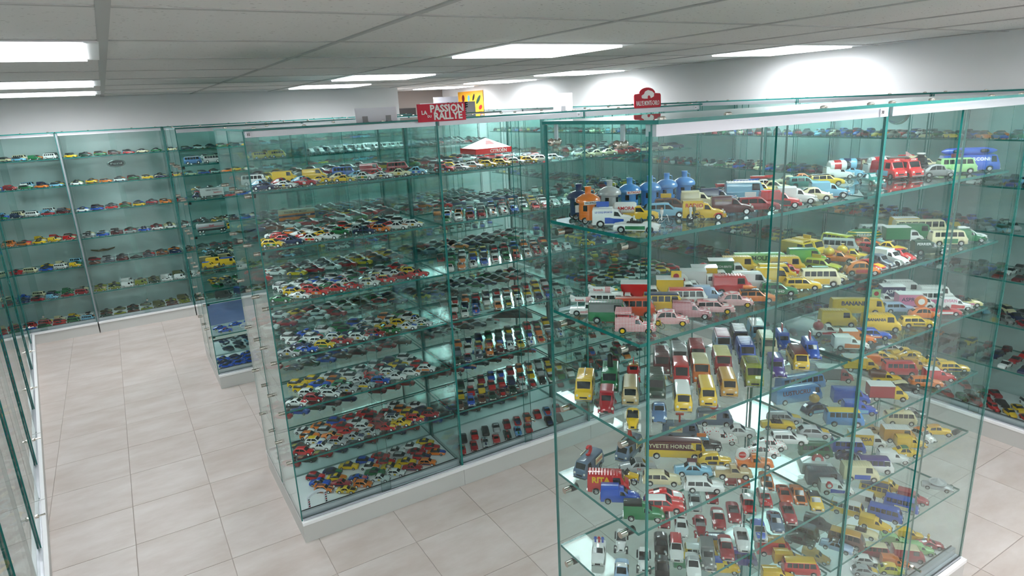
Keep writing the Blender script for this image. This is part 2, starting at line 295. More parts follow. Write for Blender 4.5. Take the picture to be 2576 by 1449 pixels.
# ---------------------------------------------------------------- display cases
SHELF = [1.975, 1.68, 1.385, 1.08, .785, .48]
BOT = .147; TOP = 2.278
GM = None
cache = {}
def cm(key, fn, mats, smooth=0):
    if key not in cache: b = MB(); fn(b); cache[key] = b.mesh(key[0], [MAT[m] for m in mats], smooth)
    return cache[key]
CASES = {}
def case(cid, label, loc, rz, W, D, stud=(), group='glass display cases', shelves=None, back='glass'):
    t = thing('display_case', label, 'display case', loc, rz, group); G = ['glass', 'gedge']
    shelves = shelves or SHELF
    mk('plinth', cm(('plinth', W, D), lambda b: b.box(0.001, W-.001, -.012, D, 0, .118), ['white']), t)
    mk('plinth_trim', cm(('plinth_trim', W, D), lambda b: (b.box(0, W, -.02, 0, .112, .13), b.box(0, W, 0, D, .118, .126), b.box(0, .012, 0, D, .118, .131), b.box(W-.012, W, 0, D, .118, .131)), ['wtrim']), t)
    mk('base_board', cm(('base_board', W, D), lambda b: b.box(.012, W-.012, .05, D-.01, .126, BOT), ['wtrim']), t)
    mk('bottom_rail', cm(('bottom_rail', W), lambda b: (b.box(.01, W-.01, .002, .026, .13, .137), b.box(.01, W-.01, .03, .05, .126, .166), b.box(.012, W-.012, .048, .052, .158, .17, 1)), ['alu', 'dark']), t)
    mk('top_rail', cm(('top_rail', W), lambda b: b.box(.012, W-.012, -.002, .036, 2.238, 2.267), ['alu']), t)
    for x0 in (0, W-.0065): mk('end_panel', cm(('end_panel', D), lambda b: b.box(0, .0065, .006, D-.01, .131, 2.267, pane=0), G), t, (x0, 0, 0))
    mk('back_panel', cm(('back_panel', W, D), lambda b: b.box(.012, W-.012, D-.009, D-.001, .131, 2.267, pane=1), G), t)
    mk('top_panel', cm(('top_panel', W, D), lambda b: b.box(0, W, -.022, D, 2.268, TOP, pane=2), G), t)
    for x0, y0 in ((.010, .016), (W/2-.03, .006)): mk('sliding_door', cm(('sliding_door', W), lambda b: b.box(0, W/2+.02, 0, .007, .137, 2.25, pane=1), G), t, (x0, y0, 0))
    lk = mk('lock', cm(('lock',), lambda b: (b.lathe([(.011, -.004), (.011, -.016), (.009, -.02)], 12, axis='y'), b.lathe([(.005, -.02), (.005, -.045), (.006, -.045), (.006, -.05)], 8, axis='y')), ['steel'], 40), t, (W/2+.02, .006, .3))
    for z in shelves: mk('shelf', cm(('shelf', W, D), lambda b: b.box(.011, W-.011, .052, D-.014, -.010, 0, pane=2), G), t, (0, 0, z))
    for x0 in (.06, .30, W-.30, W-.06): mk('screw_cap', cm(('screw_cap',), lambda b: b.lathe([(.011, 0), (.011, .004), (.006, .007)], 12), ['steel'], 40), t, (x0, .03, TOP-.0005))
    if cid == 'K1': mk('corner_post', cm(('corner_post',), lambda b: b.box(-.009, .008, -.003, .03, .13, 2.262), ['post']), t)
    for sx in stud:
        for z in shelves:
            for y in (.1, D-.09):
                mk('shelf_stud', cm(('shelf_stud', sx), lambda b: (b.lathe([(.0105, -.02*sx), (.0105, .004*sx)], 14, 0, 'x'), b.lathe([(.011, .004*sx), (.012, .012*sx), (.012, .034*sx)], 14, 1, 'x')), ['steel', 'dark'], 40), t, (0 if sx > 0 else W, y, z-.0235))
    m = Matrix.Translation(loc) @ Matrix.Rotation(rz, 4, 'Z')
    CASES[cid] = dict(W=W, D=D, m=m, rz=rz, shelves=shelves)
    return t
PI = math.pi
BW = 1.015
nm = {0: 'end bay', 1: 'middle bay', 2: 'bay nearest the right wall'}
for k in range(3):
    case('C%d' % k, 'glass case of rally cars, front of the central island, %s' % nm[k], (.56+BW*k, 3.392, 0), 0, BW, .48, (1,) if k == 0 else ())
    case('D%d' % k, 'glass case of cars, rear of the central island, %s' % nm[k], (.56+BW*(k+1), 4.352, 0), PI, BW, .48, (-1,) if k == 0 else ())
    case('E%d' % k, 'glass case at the front of the middle island, %s' % nm[k], (.49+BW*k, 6.05, 0), 0, BW, .49, (1,) if k == 0 else ())
    case('F%d' % k, 'glass case at the rear of the middle island, %s' % nm[k], (.49+BW*(k+1), 7.035, 0), PI, BW, .49, (-1,) if k == 0 else ())
case('A', 'near free-standing glass case of advertising vans, bay with the bare glass end', (1.14, 1.225, 0), 0, BW, .48, (1,), 'near island of two cases')
case('B', 'near free-standing glass case of advertising vans, bay on the right wall side', (1.14+BW, 1.225, 0), 0, BW, .48, (-1,), 'near island of two cases')
BK = ['in the corner by the left wall', 'second along from the left wall', 'third along from the left wall', 'fourth along from the left wall', 'beside the passage opening']
for k in range(5): case('K%d' % k, 'glass wall case on the back wall, %s' % BK[k], (-1.475+1.03*k, 8.72, 0), 0, 1.02, .5, (), 'back wall cases', [2.0, 1.7, 1.4, 1.1, .79, .465])
ORD = ['first', 'second', 'third', 'fourth', 'fifth', 'sixth', 'seventh', 'eighth', 'ninth', 'tenth', 'eleventh', 'twelfth', 'thirteenth', 'fourteenth', 'fifteenth', 'sixteenth', 'seventeenth', 'eighteenth']
for k in range(8): case('R%d' % k, 'glass wall case on the right wall, %s from the passage end' % ORD[k], (4.78, 8.62-1.03*k, 0), -PI/2, 1.02, .5, (), 'right wall cases')
for k in range(8):
    p = LO+LDIR*(1.0+1.12*k); case('L%d' % k, 'glass wall case on the left wall, %s from the back corner' % ORD[7-k], tuple(p), LA, 1.11 if k < 7 else .76, .48, (), 'left wall cases')
# ---------------------------------------------------------------- model vehicles (built in car metres, scaled by K)
K = 1/33.
T = {}
def typ(n, st, wheels, r, sides, ws, rw=None, base=.24, track=None, fend=False, name='car', cat='car', word='car', roof=None, hood=None):
    T[n] = dict(st=np.array(st, float), wheels=wheels, r=r, sides=sides, ws=ws, rw=rw, base=base, track=track, fend=fend, name=name, cat=cat, word=word, roof=roof, hood=hood)
typ('saloon', [(-2.1,.5,.6,.6,.45),(-1.98,.68,.8,.72,.55),(-1.25,.82,.92,.8,.62),(-1.0,.84,.98,.8,.62),(-.55,.86,1.38,.8,.6),(-.2,.86,1.44,.8,.6),(.25,.86,1.42,.8,.6),(.85,.84,.96,.8,.64),(1.6,.76,.86,.77,.6),(2.0,.66,.74,.72,.52),(2.1,.5,.55,.6,.45)],
    (-1.28, 1.28), .31, [(-.85,-.2,-.5,-.2),(-.1,.7,-.1,.26)], (.29,.83), (-.98,-.58), name='model_saloon_car', word='saloon', roof=(-.5,.22), hood=(.95,1.95))
typ('hatch', [(-1.85,.6,.75,.65,.5),(-1.8,.8,.92,.76,.55),(-1.55,.86,1.15,.79,.58),(-1.25,.88,1.36,.8,.6),(-.3,.88,1.42,.8,.6),(.25,.86,1.38,.8,.6),(.85,.84,.95,.8,.66),(1.5,.74,.82,.78,.6),(1.8,.62,.68,.72,.5),(1.85,.45,.5,.6,.45)],
    (-1.2, 1.15), .31, [(-1.45,-.55,-1.15,-.5),(-.45,.72,-.42,.28)], (.3,.83), (-1.76,-1.3), name='model_hatchback', word='hatchback', roof=(-1.2,.2), hood=(.92,1.75))
typ('coupe', [(-2,.45,.55,.6,.4),(-1.85,.65,.75,.75,.5),(-1.2,.75,.95,.8,.55),(-.5,.78,1.18,.8,.56),(0,.78,1.24,.8,.56),(.2,.78,1.18,.8,.56),(.8,.74,.82,.8,.62),(1.6,.6,.7,.78,.55),(1.95,.48,.52,.7,.4),(2,.4,.42,.6,.4)],
    (-1.2, 1.2), .31, [(-.9,-.05,-.5,-.02),(.02,.6,.02,.2)], (.23,.77), (-1.15,-.55), base=.2, name='model_coupe', word='coupe', roof=(-.45,.16), hood=(.9,1.85))
typ('estate', [(-2.1,.6,.7,.7,.55),(-2.05,.8,.95,.78,.58),(-1.85,.86,1.38,.8,.6),(-.2,.86,1.45,.8,.6),(.25,.86,1.42,.8,.6),(.85,.84,.96,.8,.64),(1.6,.76,.86,.77,.6),(2.0,.66,.74,.72,.52),(2.1,.5,.55,.6,.45)],
    (-1.28, 1.28), .31, [(-1.75,-1.05,-1.7,-1.05),(-.97,-.2,-.97,-.2),(-.1,.7,-.1,.28)], (.29,.83), (-2.03,-1.88), name='model_estate_car', word='estate car', roof=(-1.8,.22), hood=(.95,1.95))
typ('beetle', [(-1.95,.45,.5,.5,.35),(-1.8,.65,.8,.65,.45),(-1.2,.8,1.1,.74,.5),(-.6,.86,1.4,.76,.54),(0,.88,1.5,.76,.54),(.35,.88,1.44,.75,.54),(.75,.86,1.05,.74,.55),(1.3,.74,.92,.7,.45),(1.75,.6,.7,.62,.35),(1.95,.42,.46,.5,.3)],
    (-1.2, 1.2), .31, [(-.8,-.1,-.55,-.1),(0,.62,0,.36)], (.38,.73), (-1.1,-.65), name='model_rounded_car', word='round-bodied car', fend=True, track=.62, roof=(-.55,.3), hood=(.85,1.75))
typ('cv2', [(-1.85,.5,.62,.6,.5),(-1.7,.75,1.0,.68,.55),(-1.2,.88,1.38,.7,.56),(-.5,.92,1.58,.7,.56),(.1,.92,1.55,.7,.56),(.4,.9,1.45,.7,.55),(.7,.88,1.02,.66,.5),(1.3,.75,.9,.52,.4),(1.7,.62,.72,.45,.3),(1.85,.5,.55,.4,.25)],
    (-1.2, 1.2), .31, [(-1.25,-.55,-.95,-.5),(-.45,.1,-.45,.08),(.17,.58,.17,.38)], (.42,.69), (-1.6,-1.25), name='model_small_car', word='small car', fend=True, track=.6, roof=(-1.1,.35), hood=(.8,1.7))
typ('conv', [(-2.05,.5,.58,.6,.45),(-1.95,.68,.8,.72,.55),(-1.1,.8,.9,.8,.62),(-.9,.82,.9,.8,.66),(.6,.82,.88,.8,.66),(.85,.84,.94,.8,.64),(1.6,.74,.84,.77,.6),(2.0,.62,.7,.72,.52),(2.1,.5,.55,.6,.45)],
    (-1.28, 1.28), .31, [], None, None, name='model_convertible', word='open convertible', hood=(.95,1.95))
typ('vint', [(-2,.5,.6,.5,.4),(-1.85,.8,1.0,.62,.5),(-1.4,.95,1.4,.66,.54),(-.4,1.0,1.6,.68,.56),(.2,1.0,1.58,.68,.56),(.35,.98,1.5,.66,.55),(.55,.95,1.1,.6,.45),(1.5,.85,.98,.45,.3),(1.75,.8,.9,.4,.28),(1.8,.5,.6,.38,.28)],
    (-1.3, 1.35), .36, [(-1.2,-.45,-1.1,-.45),(-.35,.3,-.35,.25)], (.36,.54), (-1.83,-1.45), name='model_vintage_car', word='vintage car', fend=True, track=.62, base=.34, roof=(-1.35,.3), hood=(.6,1.7))
typ('roadster', [(-2,.5,.6,.5,.4),(-1.85,.75,.9,.6,.48),(-1.1,.88,1.0,.62,.5),(.4,.88,.98,.62,.5),(.6,.9,1.02,.6,.46),(1.5,.82,.95,.42,.3),(1.75,.78,.88,.38,.28),(1.8,.45,.5,.36,.26)],
    (-1.25, 1.35), .36, [], None, None, name='model_roadster', word='open roadster', fend=True, track=.66, base=.3, hood=(.7,1.7))
typ('hvan', [(-2.1,1.15,1.85,.86,.76),(-2.04,1.2,2.05,.92,.8),(1.0,1.2,2.08,.92,.8),(1.25,1.18,2.02,.92,.8),(1.6,1.12,1.3,.9,.74),(1.95,1.0,1.12,.86,.66),(2.1,.5,.6,.8,.6)],
    (-1.25, 1.4), .33, [(.42,1.2,.42,1.12)], (1.27,1.58), None, name='model_panel_van', cat='van', word='panel van', roof=(-2.0,1.2), hood=(1.63,1.93))
typ('vwbus', [(-2.1,.9,1.2,.75,.6),(-2.05,1.1,1.6,.82,.66),(-1.9,1.15,1.88,.85,.68),(1.35,1.15,1.92,.85,.68),(1.6,1.13,1.85,.84,.66),(1.95,1.08,1.2,.8,.62),(2.1,.75,.85,.72,.55),(2.12,.4,.45,.68,.5)],
    (-1.2, 1.3), .33, [(-1.75,-1.2,-1.72,-1.2),(-1.1,-.55,-1.1,-.55),(-.45,.1,-.45,.1),(.2,.75,.2,.75),(.85,1.6,.85,1.45)], (1.63,1.92), (-2.03,-1.93), name='model_minibus', cat='van', word='minibus', roof=(-1.88,1.55))
typ('fourg', [(-1.9,1.05,1.55,.7,.64),(-1.86,1.08,1.68,.72,.66),(-.15,1.08,1.7,.72,.66),(-.1,.98,1.52,.7,.58),(.3,.96,1.46,.7,.56),(.72,.92,1.02,.68,.5),(1.3,.8,.92,.58,.42),(1.75,.66,.74,.5,.34),(1.9,.48,.52,.44,.3)],
    (-1.2, 1.2), .31, [(-.02,.55,0,.32)], (.34,.7), (-1.895,-1.865), name='model_delivery_van', cat='van', word='bonneted delivery van', fend=True, track=.6, roof=(-1.85,-.2), hood=(.78,1.75))
typ('mvan', [(-2.2,1.1,1.8,.85,.75),(-2.15,1.15,2.0,.88,.78),(.7,1.15,2.02,.88,.78),(.95,1.14,1.95,.87,.76),(1.55,1.08,1.15,.86,.7),(2.1,.8,.9,.82,.6),(2.2,.45,.5,.75,.55)],
    (-1.35, 1.4), .33, [(.25,1.2,.25,.93)], (.98,1.52), None, name='model_van', cat='van', word='sloping-nosed van', roof=(-2.1,.9), hood=(1.58,2.05))
typ('bus', [(-3.5,1.1,1.9,.9,.8),(-3.4,1.2,2.2,.95,.82),(2.7,1.2,2.25,.95,.82),(3.0,1.18,2.15,.94,.8),(3.4,1.1,1.25,.9,.75),(3.5,.6,.7,.85,.7)],
    (-2.2, 2.2), .38, [(x, x+.75, x, x+.75) for x in (-3.1, -2.2, -1.3, -.4, .5, 1.4)]+[(2.3,3.0,2.3,2.88)], (3.02,3.38), None, name='model_bus', cat='bus', word='long bus', roof=(-3.35,2.95))
typ('cab', [(.7,1.1,1.75,.8,.7),(1.4,1.1,1.8,.82,.7),(1.6,1.1,1.7,.82,.7),(2.0,1.05,1.15,.8,.62),(2.4,.85,.95,.7,.5),(2.5,.5,.55,.6,.5)],
    (-1.5, 1.75), .36, [(.85,1.75,.85,1.6)], (1.63,1.97), None, name='model_truck', cat='truck', word='box truck', base=.36)
typ('pickup', [(-2,.75,.8,.78,.74),(-.35,.78,.82,.78,.74),(-.33,.9,1.45,.76,.6),(.25,.9,1.45,.76,.6),(.7,.88,.98,.76,.62),(1.6,.78,.88,.72,.55),(1.95,.65,.72,.66,.5),(2,.45,.5,.6,.45)],
    (-1.25, 1.25), .33, [(-.25,.6,-.25,.28)], (.29,.68), None, name='model_pickup', cat='truck', word='pick-up', hood=(.75,1.9), roof=(-.3,.22))
typ('racer', [(-1.9,.45,.5,.2,.12),(-1.6,.55,.66,.32,.22),(-.6,.62,.72,.36,.28),(.2,.6,.72,.36,.28),(1.2,.52,.6,.3,.2),(1.9,.4,.44,.14,.1)],
    (-1.2, 1.3), .34, [], None, None, track=.68, base=.2, name='model_racing_car', word='open-wheel racing car')
def sec(t, x):
    s = t['st']; return [np.interp(x, s[:, 0], s[:, i]) for i in (1, 2, 3, 4)]
def fendered(t, xw): return t is T['racer'] or (t['fend'] and sec(t, xw)[2] <= t['track']+.06)
def zbot(t, x):
    z = t['base']
    for xw in t['wheels']:
        if fendered(t, xw): continue
        R = t['r']*1.16; d = abs(x-xw)
        if d < R: z = max(z, t['r']+math.sqrt(R*R-d*d)*.92)
    return z
def ring(t, x):
    b, tp, w, wt = sec(t, x); zb = min(zbot(t, x), b-.04); z1 = min(zb+.1, b-.03); z2 = max(z1+.005, b-.09)
    return [(w*.92, zb), (w, z1), (w, z2), (w*.97, b), (wt, max(b+.01, tp-.07)), (wt*.86, tp-.004), (0, tp+.022)]
def loft(t, b, mi=0):
    xs = set(t['st'][:, 0])
    if True:
        for xw in t['wheels']:
            R = t['r']*1.16
            if fendered(t, xw): continue
            for k in (-1.001, -.96, -.75, -.35, 0, .35, .75, .96, 1.001): xs.add(xw+R*k)
    s = t['st'][:, 0]; xs = sorted(x for x in xs if s[0] <= x <= s[-1]); vs = []
    for x in xs:
        h = ring(t, x); vs += [(x, -y, z) for y, z in h]+[(x, y, z) for y, z in h[-2::-1]]
    n = 13; fs = []
    for i in range(len(xs)-1):
        for k in range(n-1): fs.append((i*n+k, (i+1)*n+k, (i+1)*n+k+1, i*n+k+1))
        fs.append((i*n+n-1, (i+1)*n+n-1, (i+1)*n, i*n))
    fs += [tuple(range(n)), tuple((len(xs)-1)*n+k for k in range(n-1, -1, -1))]
    b.add(vs, fs, mi)
def side_patch(t, b, q, sd, lo=.1, hi=.9, e=.012, i0=3, i1=4):
    x0b, x1b, x0t, x1t = q; vs = []; n = 4
    for k in range(n+1):
        f = k/n
        for s, xa, xb in ((lo, x0b, x1b), (hi, x0t, x1t)):
            x = xa+(xb-xa)*f; h = ring(t, x); p, r = h[i0], h[i1]; vs.append((x, sd*(p[0]+(r[0]-p[0])*s+e), p[1]+(r[1]-p[1])*s+e*.3))
    fs = [(2*k, 2*k+2, 2*k+3, 2*k+1) for k in range(n)]
    if sd > 0: fs = [f[::-1] for f in fs]
    b.add(vs, fs)
def top_patch(t, b, x0, x1, wf=.8, e=.012, n=4, wrap=False):
    s = t['st'][:, 0]; xs = sorted({x0, x1, *[x for x in s if x0 < x < x1]}); vs = []; row = 7 if wrap else 5
    for x in xs:
        h = ring(t, x); dx = .01; za, zb = sec(t, x-dx)[1], sec(t, x+dx)[1]; g = Vector((-(zb-za), 0, 2*dx)).normalized()*e
        if wrap: pts = [(-h[4][0]-e*.6, h[4][1]), (-h[5][0], h[5][1]), (-h[5][0]*.5, h[6][1]-.006), (0, h[6][1]), (h[5][0]*.5, h[6][1]-.006), (h[5][0], h[5][1]), (h[4][0]+e*.6, h[4][1])]
        else: pts = [(f*h[5][0]*wf, h[5][1]+(h[6][1]-h[5][1])*(1-abs(f))) for f in (-1, -.5, 0, .5, 1)]
        vs += [(x+g.x, y, z+g.z) for y, z in pts]
    b.add(vs, [(i*row+k, (i+1)*row+k, (i+1)*row+k+1, i*row+k+1) for i in range(len(xs)-1) for k in range(row-1)])
def fender(b, xw, y, r, w, span=1.0):
    n = 10; vs = []
    for k in range(n+1):
        a = math.pi*(-.08+1.16*k/n); R = r*1.22
        x, z = xw-R*math.cos(a)*1.15, r+R*math.sin(a)*.95
        for yy, zz in ((y-w, z-.06), (y-w*.6, z+.02), (y+w*.6, z+.02), (y+w, z-.06)): vs.append((x, yy, zz))
    b.add(vs, [(k*4+i, (k+1)*4+i, (k+1)*4+i+1, k*4+i+1) for k in range(n) for i in range(3)]+[(k*4+3, (k+1)*4+3, (k+1)*4, k*4) for k in range(n)])
pm = {}
def pmesh(key, fn, mats, smooth=38):
    if key not in pm:
        b = MB(); fn(b); pm[key] = b.mesh(str(key[-1]), [MAT[m] for m in mats], smooth)
    return pm[key]
def paint_of(c): return c if c in ('check', 'checkred', 'pinkcheck', 'dots') else 'paint'
def wheel_meshes(r, style):
    ty = pmesh(('w', round(r, 2), 'wheel'), lambda b: b.lathe([(r*.62, -.075), (r*.9, -.085), (r, -.05), (r, .05), (r*.9, .085), (r*.62, .075)], 18, axis='y'), ['tyre'])
    hb = pmesh(('w', round(r, 2), style, 'hub'), lambda b: (b.lathe([(r*.64, -.078), (r*.5, -.084), (r*.2, -.075), (r*.12, -.098)], 14, axis='y'), b.lathe([(r*.64, .078), (r*.5, .084), (r*.2, .075), (r*.12, .098)], 14, axis='y')), [style])
    return ty, hb
def wheels(o, t, hubs=True, hubcol=None):
    ty, hb = wheel_meshes(t['r'], 'print' if hubcol else 'chrome')
    if not hubs:
        r = t['r']; ty = pmesh(('w2', round(r, 2), 'wheel'), lambda b: (b.lathe([(r*.62, -.075), (r*.9, -.085), (r, -.05), (r, .05), (r*.9, .085), (r*.62, .075)], 12, axis='y'), b.lathe([(r*.64, -.078), (r*.5, -.086), (r*.2, -.08)], 10, 1, axis='y'), b.lathe([(r*.64, .078), (r*.5, .086), (r*.2, .08)], 10, 1, axis='y')), ['tyre', 'wtrim'])
    for xw in t['wheels']:
        w = sec(t, xw)[2]; tr = t['track'] if fendered(t, xw) else w-.085
        for s in (-1, 1):
            wo = mk('wheel', ty, o, (xw, s*tr, t['r']))
            if hubs: mk('hub', hb, wo, color=PAL.get(hubcol) if hubcol else None)
def windows_mesh(t, tn, front_only=False):
    def f(b):
        sd = t['sides'][-1:] if front_only else t['sides']
        for q in sd:
            for s in (-1, 1): side_patch(t, b, q, s)
        if t['ws']: top_patch(t, b, *t['ws'], wf=.98)
        if t['rw']: top_patch(t, b, *t['rw'], wf=.9)
    return pmesh((tn, front_only, 'windows'), f, ['window'])
def glazing(o, t, tn, front_only=False):
    if t['ws']: mk('windscreen', pmesh((tn, 'windscreen'), lambda b: top_patch(t, b, *t['ws'], wf=.98), ['window']), o)
    if t['rw']: mk('rear_window', pmesh((tn, 'rear_window'), lambda b: top_patch(t, b, *t['rw'], wf=.9), ['window']), o)
    for qi, q in enumerate(t['sides'][-1:] if front_only else t['sides']):
        for s in (-1, 1): mk('side_window', pmesh((tn, front_only, qi, s, 'side_window'), lambda b: side_patch(t, b, q, s), ['window']), o)
def lights_etc(o, t, tn, chrome=True):
    s = t['st']; xf = s[-1, 0]; x2 = xf-.08; b_, tp, w, wt = sec(t, x2); z = b_*.86 if t['cat'] != 'car' else b_*.92
    if tn in ('hvan', 'vwbus', 'mvan', 'bus'): z = .82
    lamp = pmesh(('headlamp', 'headlamp'), lambda b: b.lathe([(.11, -.12), (.12, .02), (.09, .05)], 12, 0, 'x'), ['lamp'])
    yy = .62 if t['fend'] and tn not in ('cv2',) else w*.74
    if t['fend']: x2 = xf-.25; z = .72
    for sg in (-1, 1): mk('headlamp', lamp, o, (x2+.06, sg*yy, z))
    if tn == 'racer': return
    wb = max(w, .62)
    for nm_, x in (('front_bumper', xf+.02), ('rear_bumper', s[0, 0]-.02)):
        mk(nm_, pmesh((tn, 'bumper'), lambda b: b.box(-.05, .05, -wb*.98, wb*.98, -.06, .06), ['chrome' if chrome else 'print'], 0), o, (x, 0, max(t['base']+.12, .36)), color=PAL['slate'])
    mk('grille', pmesh((tn, 'grille'), lambda b: b.box(-.02, .02, -w*.45, w*.45, -.08, .08), ['dark'], 0), o, (xf+.005, 0, min(b_*.8, .62)))
def body(o, t, tn, c1, cf=None):
    cf = cf or c1
    mk('body', pmesh((tn, paint_of(c1), 'body'), lambda b: loft(t, b), [paint_of(c1)]), o, color=PAL[c1])
    if t['fend']:
        trk = t['track']
        for xw in t['wheels']:
            if not fendered(t, xw): continue
            for s in (-1, 1): mk('fender', pmesh((tn, paint_of(cf), xw, s, 'fender'), lambda b: fender(b, xw, s*(trk+.02), t['r'], .14), [paint_of(cf)]), o, color=PAL[cf])
def second(o, t, tn, c2, how):
    pc = paint_of(c2)
    if how == 'upper':
        xa, xb = t['st'][1, 0]+.02, t['roof'][1]-.02
        def f(b):
            for s in (-1, 1): side_patch(t, b, (xa, xb, xa, xb), s, 0, 1, .006)
            top_patch(t, b, *t['roof'], e=.014, wrap=True)
        mk('upper_panel', pmesh((tn, pc, 'upper_panel'), f, [pc]), o, color=PAL[c2])
    elif how == 'roof' and t['roof']: mk('roof', pmesh((tn, pc, 'roof'), lambda b: top_patch(t, b, *t['roof'], e=.014, wrap=True), [pc]), o, color=PAL[c2])
    elif how == 'hood' and t['hood']: mk('bonnet_panel', pmesh((tn, pc, 'bonnet_panel'), lambda b: top_patch(t, b, *t['hood'], wf=.95, e=.014), [pc]), o, color=PAL[c2])
    elif how == 'stripe' and t['hood']:
        def f(b):
            top_patch(t, b, *t['hood'], wf=.35, e=.016)
            if t['roof']: top_patch(t, b, *t['roof'], wf=.35, e=.016)
        mk('stripe', pmesh((tn, pc, 'stripe'), f, [pc]), o, color=PAL[c2])
    else:
        x0, x1 = t['wheels'][0]+t['r']*1.25, t['wheels'][1]-t['r']*1.25
        def f(b):
            for s in (-1, 1): side_patch(t, b, (x0, x1, x0, x1), s, .05, .85, .014, 1, 2)
        mk('side_band', pmesh((tn, pc, 'side_band'), f, [pc]), o, color=PAL[c2])
def interior(o, t, tn):
    mk('interior', pmesh((tn, 'interior'), lambda b: top_patch(t, b, -.85, .5, wf=.98, e=.012), ['inner']), o)
    for s in (-1, 1): mk('seat', pmesh(('seat',), lambda b: (b.box(-.25, .2, -.22, .22, 0, .1), b.box(-.34, -.22, -.22, .22, 0, .36)), ['inner'], 0), o, (-.15, .3*s, sec(t, 0)[1]-.02))
    mk('windscreen', pmesh((tn, 'open_windscreen'), lambda b: b.add([(0, -.58, 0), (0, .58, 0), (-.2, .5, .38), (-.2, -.5, .38), (.02, -.58, 0), (.02, .58, 0), (-.18, .5, .38), (-.18, -.5, .38)], [(0, 1, 2, 3), (7, 6, 5, 4), (0, 4, 5, 1), (3, 2, 6, 7), (0, 3, 7, 4), (1, 5, 6, 2)]), ['window'], 0), o, (.6, 0, sec(t, .6)[1]))
    mk('steering_wheel', pmesh(('sw', 'steering_wheel'), lambda b: b.tube([(.0, .15*math.cos(a), .15*math.sin(a)) for a in np.linspace(0, 2*PI, 11)], .02, 5), ['dark']), o, (.3, .3, sec(t, .3)[1]+.14))
def side_text(o, t, tx, col, both=True, xc=None, width=None, lift=.5, mh=.5):
    s = t['st']
    if xc is None:
        xa = s[1, 0]+.15; xb = t['sides'][-1][0]-.1 if t['sides'] else .3
        xc = (xa+xb)/2; width = (xb-xa)*.95
    h = ring(t, xc); p, q = h[3], h[4]; y = p[0]+(q[0]-p[0])*lift; z = p[1]+(q[1]-p[1])*lift; an = math.atan2(q[0]-p[0], q[1]-p[1])
    if lift < 0: y, z, an = h[2][0], h[1][1]+(h[2][1]-h[1][1])*.6, 0
    mh = min(mh, abs(q[1]-p[1])*.8) if lift > 0 else mh
    lettering(tx, o, (xc, -y-.02, z), (PI/2+an, 0, 0), width, mh, col)
    if both: lettering(tx, o, (xc, y+.02, z), (PI/2+an, 0, PI), width, mh, col)
def roof_z(t, x): return sec(t, x)[1]+.02
